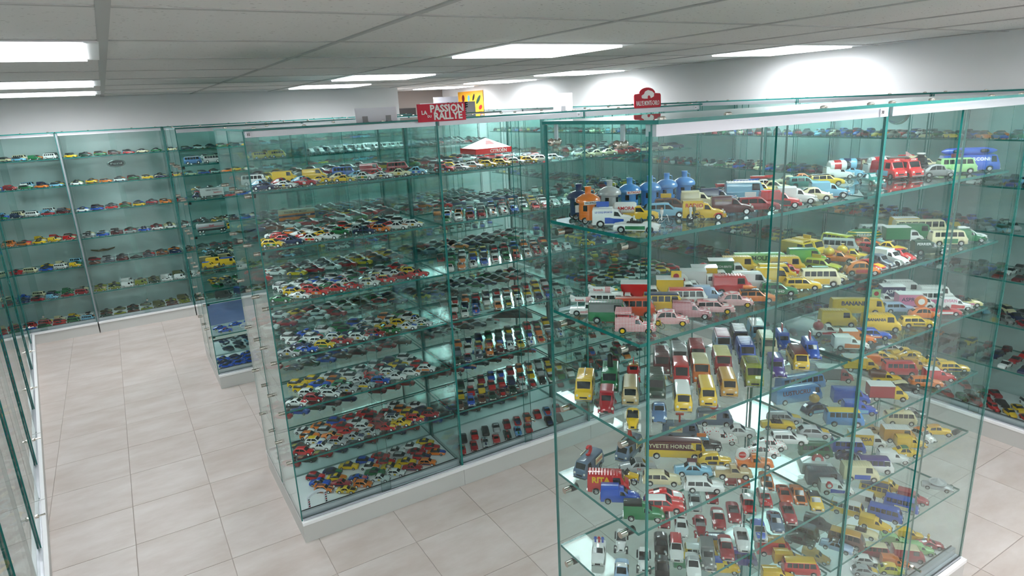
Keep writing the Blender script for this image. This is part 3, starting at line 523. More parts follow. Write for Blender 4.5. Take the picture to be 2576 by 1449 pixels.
def accessory(o, t, tn, acc, rt):
    a, _, c = acc.partition(':'); col = PAL.get(c, PAL['white'])
    x = (t['roof'][0]+t['roof'][1])/2 if t['roof'] else -.2
    z = roof_z(t, x)
    if tn == 'pickup': x = -1.2; z = .8
    if a == 'board':
        mk('roof_sign', pmesh(('board', 'roof_sign'), lambda b: (b.box(-.55, .55, -.05, .05, .05, .5), b.box(-.4, -.34, -.03, .03, -.06, .06), b.box(.34, .4, -.03, .03, -.06, .06)), ['paint'], 0), o, (x, 0, z), color=col)
    elif a == 'sign':
        sg = mk('roof_sign', pmesh(('bill', 'roof_sign'), lambda b: b.box(-.6, .6, -.04, .04, 0, 1.4), ['paint'], 0), o, (x, 0, z-.02), color=col)
        mk('sign_picture', pmesh(('bill', 'sign_picture'), lambda b: (b.lathe([(.34, -.055), (.34, -.048)], 16, axis='y', o=(0, 0, .75)), b.lathe([(.34, .048), (.34, .055)], 16, axis='y', o=(0, 0, .75))), ['print'], 0), sg, color=PAL['crimson'])
    elif a == 'rocket':
        rk = mk('rocket', pmesh(('rocket',), lambda b: b.lathe([(.2, -1.6), (.3, -1.5), (.3, .7), (.22, .8), (.08, 1.2), (.02, 1.25)], 14, 0, 'x'), ['paint']), o, (-.35, 0, z+.32 if tn != 'pickup' else 1.75), color=PAL['white'])
        mk('rocket_band', pmesh(('rocket_band',), lambda b: b.lathe([(.31, .1), (.31, .65)], 14, 0, 'x'), ['check']), rk); mk('rocket_tip', pmesh(('rocket_tip',), lambda b: b.lathe([(.12, .98), (.1, 1.3), (.04, 1.42)], 10, 0, 'x'), ['paint']), rk, color=PAL['yellow'])
        for s in (-1, 1): mk('rocket_fin', pmesh(('rocket_fin', s), lambda b: b.prism([(-1.7, .1), (-.7, .1), (-1.5, .62), (-1.7, .62)], -.02, .02), ['paint'], 0), rk, rot=(s*.9, 0, 0), color=PAL['white'])
        lettering('Scotch', rk, (-.6, -.32, .02), (PI/2, 0, 0), 1.0, .4, PAL['red']); lettering('Scotch', rk, (-.6, .32, .02), (PI/2, 0, PI), 1.0, .4, PAL['red'])
        if tn == 'pickup': mk('rocket_stand', pmesh(('rocket_stand',), lambda b: (b.box(-.9, -.8, -.1, .1, -1, -.2), b.box(.3, .4, -.1, .1, -1, -.2)), ['paint'], 0), rk, color=PAL['white'])
    elif a in ('disc', 'disc2'):
        k = .75 if a == 'disc' else .4; zz = z+k if a == 'disc' else 1.35
        d = mk('round_sign', pmesh((a, 'round_sign'), lambda b: b.lathe([(k*.9, -.2), (k, -.16), (k, .16), (k*.9, .2)], 24, 0, 'y'), ['paint']), o, (x-.2 if a == 'disc' else -1.0, 0 if a == 'disc' else -.62, zz), color=col)
        mk('round_sign_centre', pmesh((a, 'round_sign_centre'), lambda b: (b.lathe([(k*.55, -.215), (k*.55, -.2)], 18, 0, 'y'), b.lathe([(k*.55, .2), (k*.55, .215)], 18, 0, 'y')), ['paint']), d, color=PAL['white'] if c != 'white' else PAL['red'])
    elif a == 'bottle':
        mk('bottle', pmesh(('bottle',), lambda b: b.lathe([(.2, -.7), (.24, -.66), (.24, .2), (.1, .45), (.09, .75), (.11, .78)], 12, 0, 'x'), ['paint']), o, (x, 0, z+.26 if tn != 'pickup' else 1.0), color=col)
    elif a == 'boat':
        bo = mk('boat', pmesh(('boat',), lambda b: (b.add([(-1.5, -.3, .1), (-1.5, .3, .1), (.4, .34, .1), (.4, -.34, .1), (1.4, 0, .22), (-1.4, 0, -.15), (.9, 0, -.12), (-1.5, -.3, .2), (-1.5, .3, .2), (.4, .34, .2), (.4, -.34, .2), (1.5, 0, .32)],
            [(0, 5, 1), (0, 3, 6, 5), (1, 5, 6, 2), (3, 4, 6), (2, 6, 4), (7, 8, 9, 11, 10), (0, 1, 8, 7), (1, 2, 9, 8), (2, 4, 11, 9), (4, 3, 10, 11), (3, 0, 7, 10)])), ['paint'], 20), o, (x, 0, z+.14), color=col)
        mk('boat_deck', pmesh(('boat_deck',), lambda b: b.box(-1.3, .2, -.2, .2, .19, .26), ['paint'], 0), bo, color=PAL['white'])
    elif a == 'rack':
        mk('roof_rack', pmesh(('roof_rack', tn), lambda b: [b.tube([(x-.7+i*.28, -.5, .1), (x-.7+i*.28, .5, .1)], .03, 5) for i in range(6)]+[b.tube([(x-.75, s*.5, .1), (x+.75, s*.5, .1)], .03, 5) for s in (-1, 1)]+[b.tube([(x+k, s*.5, -.06), (x+k, s*.5, .12)], .03, 5) for s in (-1, 1) for k in (-.7, .7)], ['chrome']), o, (0, 0, z))
    elif a == 'cone':
        mk('roof_cone', pmesh(('cone', 'roof_cone'), lambda b: b.lathe([(.34, -.03), (.3, .2), (.26, 1.3), (.12, 1.42)], 16), ['paint']), o, (x, 0, z), color=col)
    elif a == 'fin':
        mk('roof_fin', pmesh(('fin', 'roof_fin'), lambda b: b.prism([(-.5, -.03), (.5, -.03), (.2, .8), (-.35, .8)], -.04, .04), ['paint'], 0), o, (x, 0, z), color=col)
    elif a == 'letter':
        lettering(c, o, (x, 0, z+.5), (PI/2, 0, 0), 1.1, 1.1, PAL['red'], 'roof_letter').scale.z *= 6
        for s in (-1, 1): mk('sign_scroll', pmesh(('scroll', 'sign_scroll'), lambda b: b.box(-1.4, .1, -.03, .03, 0, .7), ['paint'], 0), o, (0, s*.92, 1.05), color=PAL['cream'])
    elif a == 'lemon':
        mk('roof_fruit', pmesh(('lemon', 'roof_fruit'), lambda b: (b.sphere((0, 0, .55), .62, 1.1, 1, .95), b.lathe([(.2, 1.0), (.1, 1.2), (.25, 1.35)], 10)), ['paint']), o, (x, 0, z-.05), color=col)
    elif a == 'canopy':
        mk('canopy', pmesh(('canopy',), lambda b: (b.box(-1.85, -.4, -.72, .72, 2.05, 2.25), b.box(-1.9, -.35, -.76, .76, 1.98, 2.06)), ['check'], 0), o)
        for px_ in (-1.75, -.5):
            for s in (-1, 1): mk('canopy_post', pmesh(('canopy_post',), lambda b: b.box(-.04, .04, -.04, .04, 0, .4), ['inner'], 0), o, (px_, s*.64, 1.62))
    elif a == 'fuselage':
        f_ = mk('fuselage', pmesh(('fuselage',), lambda b: b.lathe([(.12, -3.6), (.42, -3.0), (.5, -1), (.5, 1.6), (.36, 2.6), (.1, 3.2)], 16, 0, 'x'), ['paint']), o, (0, 0, 2.72), color=col)
        for xx in (-1.8, 1.5): mk('engine', pmesh(('engine',), lambda b: b.lathe([(.16, -.5), (.24, -.4), (.24, .3), (.1, .5)], 12, 0, 'x'), ['dark']), f_, (xx, -.6, .05))
    elif a == 'skiers':
        for i, cc in enumerate(('blue', 'red', 'blue')): figure(o, (-1.5, -.45+.42*i, .82), cc, .9)
    elif a == 'clown':
        figure(o, (-.3, 0, 1.05), 'yellow', 1.4)
def figure(o, loc, c, h, parent_name='figurine'):
    f = mk(parent_name, pmesh(('figbody', 'figurine'), lambda b: (b.lathe([(.07, .42), (.12, .5), (.14, .7), (.15, .8), (.06, .85)], 10), b.tube([(0, -.06, 0), (0, -.07, .45)], .06, 6), b.tube([(0, .06, 0), (0, .07, .45)], .06, 6), b.tube([(0, -.14, .78), (.08, -.2, .5)], .035, 5), b.tube([(0, .14, .78), (.08, .2, .5)], .035, 5)), ['paint']), o, loc, scale=(h, h, h), color=PAL[c])
    mk('head', pmesh(('fighead', 'head'), lambda b: b.sphere((0, 0, .93), .085, n=8, k=6), ['print']), f, color=rgb(205, 160, 130)); return f
def ringwheel(b, r): b.tube([(r*math.cos(a), 0, r*math.sin(a)) for a in np.linspace(0, 2*PI, 17)], .025, 5); [b.tube([(0, 0, 0), (r*math.cos(a), 0, r*math.sin(a))], .008, 4) for a in np.linspace(0, 2*PI, 9)[:-1]]
def vehicle(tn, loc, heading, c1, c2, text, acc, label, group=None, hubs=True, how=None, num=None, size=1):
    if '~' in c2:
        how, c2 = c2.split('~'); how = dict(b='band', f='fender', h='hood', r='roof', u='upper')[how]
    rz = math.radians(heading); base = dict(boxtr='cab', barrel='pickup', tube='fourg', rocketcar='pickup', hatpan='conv', inkpot='conv').get(tn, tn)
    special = {'gas': ('model_gas_bottle_van', 'van'), 'tube': ('model_tube_van', 'van'), 'bubble': ('model_bubble_van', 'van'), 'inkpot': ('model_ink_bottle_car', 'van'), 'hatpan': ('model_dish_car', 'van'), 'rocketcar': ('model_rocket_car', 'van'),
               'bike': ('model_bicycle', 'bicycle'), 'moto': ('model_motorcycle', 'motorcycle'), 'barrel': ('model_tanker', 'truck')}
    if tn in special: nm_, cat = special[tn]
    else: nm_, cat = T[base]['name'], T[base]['cat']
    o = thing(nm_, label, cat, loc, rz, group, K*dict(hvan=1.09, vwbus=1.08, fourg=1.09, mvan=1.06, gas=1.12, cv2=1.04).get(tn, 1)*size if hubs else K)
    if tn == 'gas':
        mk('body', pmesh(('gas', 'body'), lambda b: b.lathe([(.7, .28), (.82, .36), (.84, 1.3), (.8, 1.8)], 24), ['paint']), o, color=PAL[c1])
        mk('bottle_dome', pmesh(('gas', 'dome'), lambda b: b.lathe([(.7, 1.75), (1.08, 1.85), (1.1, 2.02), (.95, 2.3), (.55, 2.55), (.3, 2.62)], 24), ['paint']), o, color=PAL[c2])
        mk('bottle_neck', pmesh(('gas', 'neck'), lambda b: (b.lathe([(.3, 2.55), (.27, 2.7), (.27, 3.05), (.3, 3.1), (.3, 3.2), (.2, 3.24)], 16), b.tube([(.27, 0, 3.0), (.55, 0, 2.9), (.6, 0, 2.55)], .03, 5)), ['paint']), o, color=PAL[c2])
        for a in (-.9, -2.2): mk('side_window', pmesh(('gas', a, 'window'), lambda b: b.add([(.85*math.cos(a+k*.22), .85*math.sin(a+k*.22), z) for k in (-1, 0, 1) for z in (1.15, 1.65)], [(0, 2, 3, 1), (2, 4, 5, 3)]), ['window']), o)
        ty, hb = wheel_meshes(.3, 'chrome')
        for xw in (-.5, .5):
            for s in (-1, 1): mk('hub', hb, mk('wheel', ty, o, (xw, s*.62, .3)))
        mk('hatch', pmesh(('gas', 'hatch'), lambda b: b.box(-.62, .62, -.93, -.86, .75, 1.4), ['paint'], 0), o, color=PAL['white']) if c1 == 'navy' else None
        if text != '-':
            pl = mk('name_plate', pmesh(('gas', 'plate'), lambda b: b.box(-.7, .7, -1.16, -1.1, 1.78, 2.06), ['paint'], 0), o, color=PAL['white']); lettering(text, pl, (0, -1.17, 1.92), (PI/2, 0, 0), 1.25, .24, PAL['red'] if c1 != 'orange' else PAL['black'])
        return o
    if tn in ('bike', 'moto'):
        r = .34 if tn == 'bike' else .32
        for x in (-.55, .55): mk('wheel', pmesh(('ring', r, 'wheel'), lambda b: ringwheel(b, r), ['dark']), o, (x, 0, r))
        mk('frame', pmesh((tn, 'frame'), lambda b: (b.tube([(-.55, 0, r), (-.1, 0, .35), (.35, 0, .75), (-.2, 0, .78), (-.55, 0, r)], .03, 5), b.tube([(.55, 0, r), (.38, 0, .95), (.3, .2, 1.0)], .03, 5), b.tube([(.38, 0, .95), (.3, -.2, 1.0)], .03, 5))+((b.sphere((-.05, 0, .5), .22, 1.3, .6, .8), b.sphere((.1, 0, .8), .16, 1.6, .7, .7)) if tn == 'moto' else ()), ['paint']), o, color=PAL[c1 if tn == 'bike' else 'black'])
        figure(o, (-.15, 0, .55), 'white' if tn == 'bike' else 'khaki', 1.15, 'rider')
        if tn == 'moto': figure(o, (-.5, 0, .55), 'white', 1.15, 'rider')
        return o
    t = T.get(base); front_only = text != '-' and tn == 'bus' or (tn == 'vwbus' and text != '-' and text != 'MEYER')
    if tn == 'bubble':
        mk('body', pmesh(('bubble', 'body'), lambda b: b.sphere((0, 0, 1.1), 1, 2.4, .95, .95, 20, 12), ['paint']), o, color=PAL[c1])
        for k in (-.35, .1, .5): mk('stripe', pmesh(('bubble', k, 'stripe'), lambda b: b.add([(2.42*math.sqrt(max(0, 1-(k+dz)**2))*math.cos(a), .965*math.sqrt(1-(k+dz)**2)*math.sin(a), 1.1+.95*(k+dz)) for a in np.linspace(0, 2*PI, 25)[:-1] for dz in (-.06, .06)], [(2*i, (2*i+2) % 48, (2*i+3) % 48, 2*i+1) for i in range(24)]), ['paint']), o, color=PAL[c2])
        for x in (-1, 0, 1): mk('roof_ball', pmesh(('bubble', 'ball'), lambda b: b.sphere((0, 0, 0), .26), ['paint']), o, (x, 0, 2.12 if x == 0 else 2.0), color=PAL['darkgreen'])
        ty, hb = wheel_meshes(.31, 'chrome')
        for xw in (-1.2, 1.2):
            for s in (-1, 1): mk('hub', hb, mk('wheel', ty, o, (xw, s*.72, .31)))
        mk('windscreen', pmesh(('bubble', 'ws'), lambda b: b.sphere((1.0, 0, 1.3), .72, 1.75, 1.0, .8, 14, 8), ['window']), o)
        lettering(text, o, (-.2, -1.0, 1.2), (PI/2, 0, 0), 2, .4, PAL['white']); return o
    body(o, t, base, c1, c2 if how == 'fender' else None); wheels(o, t, hubs, {'check': 'yellow', 'navy': 'lightblue'}.get(c1) if hubs else None); glazing(o, t, base, front_only); lights_etc(o, t, base)
    if base in ('conv', 'roadster'): interior(o, t, base)
    if c2 != c1 and how != 'fender' and tn not in ('barrel', 'tube', 'boxtr', 'inkpot', 'hatpan', 'rocketcar'):
        if how is None: how = {'van': 'roof', 'bus': 'roof', 'truck': 'band'}.get(cat, 'roof')
        if base in ('conv', 'roadster') and how == 'roof': how = 'hood'
        second(o, t, base, c2, how)
        if base == 'hvan' and cat == 'van' and how == 'roof': pass
    if tn == 'hvan':
        mk('roof_ribs', pmesh(('hvan', 'ribs'), lambda b: [b.box(-1.9+i*.3, -1.84+i*.3, -.66, .66, 2.085, 2.115) for i in range(10)], [paint_of(c1)], 0), o, color=PAL[c2 if how == 'roof' and c2 in PAL else c1])
    if tn == 'boxtr':
        bx = mk('cargo_box', pmesh(('boxtr', 'box'), lambda b: b.box(-2.5, .6, -.92, .92, .62, 2.3), ['paint'], 0), o, color=PAL[c2]); mk('chassis', pmesh(('boxtr', 'chassis'), lambda b: b.box(-2.45, 1.0, -.5, .5, .36, .62), ['dark'], 0), o)
        mk('cargo_roof', pmesh(('boxtr', 'boxroof'), lambda b: b.box(-2.54, .64, -.95, .95, 2.28, 2.36), ['paint'], 0), bx, color=PAL['white'])
        if text != '-':
            lettering(text, bx, (-.95, -.935, 1.55), (PI/2, 0, 0), 2.6, .55, PAL['navy' if c2 in ('pink', 'yellow', 'white') else 'white']); lettering(text, bx, (-.95, .935, 1.55), (PI/2, 0, PI), 2.6, .55, PAL['navy' if c2 in ('pink', 'yellow', 'white') else 'white'])
    elif tn in ('barrel', 'tube', 'rocketcar'):
        z = 1.25 if tn != 'tube' else 1.75; r = .62 if tn != 'tube' else .78; xo = -1.1 if tn != 'tube' else -.2
        tk = mk('tank', pmesh((tn, 'tank'), lambda b: b.lathe([(r*.6, -1.35), (r*.95, -1.2), (r, -1), (r, .75), (r*.8, .95)], 20, 0, 'x'), ['paint']), o, (xo, 0, z), color=PAL[c2 if tn == 'barrel' else c1])
        if tn == 'tube':
            mk('tube_cap', pmesh(('tube', 'cap'), lambda b: b.lathe([(r*.82, .9), (r*.7, 1.4), (r*.66, 1.42)], 8, 0, 'x'), ['dark']), tk); mk('tube_band', pmesh(('tube', 'band'), lambda b: b.lathe([(r*1.01, -.7), (r*1.01, .2)], 20, 0, 'x'), ['paint']), tk, color=PAL[c2])
        if text != '-': lettering(text, tk, (-.1, -r*1.03, .05), (PI/2, 0, 0), 1.7, .5, PAL['red' if c1 == 'yellow' else 'white'])
        if tn == 'rocketcar':
            for k in range(3): mk('tail_fin', pmesh(('rk', 'fin'), lambda b: b.prism([(-1.6, .5), (-.6, .5), (-1.5, 1.2), (-1.7, 1.2)], -.03, .03), ['check'], 0), tk, rot=(k*2.09, 0, 0))
    elif tn == 'inkpot':
        ik = mk('ink_bottle', pmesh(('ink', 'b'), lambda b: b.lathe([(.75, .8), (.8, .9), (.8, 1.8), (.4, 2.1), (.4, 2.5)], 8), ['paint']), o, (-.3, 0, 0), color=PAL['black']); mk('bottle_ring', pmesh(('ink', 'r'), lambda b: b.lathe([(.46, 2.3), (.55, 2.35), (.55, 2.5), (.46, 2.55)], 18), ['paint']), ik, color=PAL['white'])
    elif tn == 'hatpan':
        mk('dish', pmesh(('pan', 'd'), lambda b: b.lathe([(.4, .95), (1.1, 1.1), (1.25, 1.25), (1.2, 1.3), (.9, 1.25), (.5, 1.5), (.08, 1.9)], 24), ['paint']), o, color=PAL['silver'])
    elif text != '-' and not acc.startswith('disc:'):
        tc = {'RITA': 'yellow', 'MEYER': 'red', 'EVIAN': 'pink', 'BERGER': 'black', 'HEINZ': 'red', 'PATHE-MARCONI': 'white', 'YVETTE_HORNER': 'cream', 'LUSTUCRU': 'maroon', 'CATOX': 'red', 'CATOL': 'navy', 'LATUX': 'red', 'BAHO': 'white', 'TV': 'red', 'RTL': 'white', 'BLEU': 'white', 'ORANGINA': 'white', 'LE_COQ_SPORTIF': 'blue', 'RADIO': 'red', 'HOUSE_COFFEE': 'gold', 'AVIA': 'white', 'PALMOLIVE': 'darkgreen', 'BASS_BREWERS': 'cream'}.get(text)
        if tc is None: tc = 'navy' if c1 in ('yellow', 'white', 'cream') else 'white'
        tx = text.replace('_', ' ')
        if text in ('BERGER', 'AVIA'):
            sg = mk('name_board', pmesh(('nb', 'board'), lambda b: b.box(-.05, .05, -.55, .55, 0, .3), ['paint'], 0), o, (1.1, 0, roof_z(t, 1.1)-.02), color=PAL['yellow' if text == 'BERGER' else 'red']); lettering(tx, sg, (.07, 0, .15), (PI/2, 0, PI/2), .95, .24, PAL[tc])
        elif text in ('RTL', 'BLEU'):
            h0, h1 = t['hood']; xm = (h0+h1)/2; sl = math.atan2(sec(t, h1)[1]-sec(t, h0)[1], h1-h0)
            if text == 'BLEU': second(o, t, base, 'blue', 'hood')
            lettering(tx, o, (xm, 0, sec(t, xm)[1]+.06), (0, -sl, PI/2), .8, .4, PAL[tc])
        elif cat == 'car': side_text(o, t, tx, PAL[tc], xc=0, width=1.4, lift=-1, mh=.28)
        elif text in ('CATOX', 'CATOL', 'LATUX'): lettering(tx, o, (-.65, -.96, 1.4), (PI/2, 0, 0), 1.35, .5, PAL[tc]); lettering(tx, o, (-.65, .96, 1.4), (PI/2, 0, PI), 1.35, .5, PAL[tc])
        elif text == 'MEYER': side_text(o, t, tx, PAL[tc], xc=0, width=1.6, lift=-1, mh=.34)
        else: side_text(o, t, tx, PAL[tc], mh=.6)
    if num and base == 'hatch':
        mk('rear_spoiler', pmesh(('hatch', 'spoiler'), lambda b: (b.box(-1.95, -1.5, -.66, .66, 1.42, 1.47), b.box(-1.85, -1.6, -.6, -.55, 1.1, 1.43), b.box(-1.85, -1.6, .55, .6, 1.1, 1.43)), ['paint'], 0), o, color=PAL[c1])
    if num:
        x = (t['wheels'][0]+t['wheels'][1])/2
        for s, rr in ((-1, 0), (1, PI)):
            pn = mk('number_panel', pmesh((base, s, 'panel'), lambda b: side_patch(t, b, (x-.25, x+.25, x-.25, x+.25), s, .1, .95, .018, 1, 2), ['print']), o, color=PAL['white' if c1 not in ('white', 'cream', 'silver') else 'yellow'])
            h = ring(t, x); lettering(str(num), pn, (x, s*(h[2][0]+.025), (h[1][1]+h[2][1])/2+.02), (PI/2, 0, rr), .4, .28, PAL['black'])
    if acc != '-': accessory(o, t, tn if tn in ('pickup',) else base, acc, 0)
    if text == 'UNICO': lettering(text, o, (-1.4, -.225, 1.55), (PI/2, 0, 0), .72, .3, PAL['white'])
    return o
# ---------------------------------------------------------------- the advertising vehicles in the near case
CN = dict(paleyellow='pale yellow', yellowgreen='yellow-green', orangered='orange-red', skyblue='sky blue', lightblue='light blue', paleblue='pale blue', slateblue='slate blue', greyblue='grey-blue', darkgreen='dark green', palegreen='pale green', check='red gingham', checkred='dark red gingham', pinkcheck='pink gingham', dots='red-dotted white')
def cn(c): return CN.get(c, c)
WORD = {k: v['word'] for k, v in T.items()}
WORD.update(gas='gas-bottle-shaped van', tube='van carrying a giant tube', bubble='egg-shaped van', inkpot='car carrying an ink bottle', hatpan='car carrying a round dish', rocketcar='truck carrying a finned rocket', bike='bicycle with rider', moto='motorcycle with two riders', barrel='tanker truck', boxtr='box truck')
ACC = dict(board='roof sign', sign='tall roof billboard', rocket='rocket on top', disc='big round sign', disc2='round emblem', bottle='bottle on top', boat='boat on the roof', rack='roof rack', cone='tall roof cone', fin='roof fin', letter='big roof letter', lemon='big fruit on top', canopy='striped canopy', fuselage='aircraft body on top', skiers='three standing figures', clown='figure riding behind')
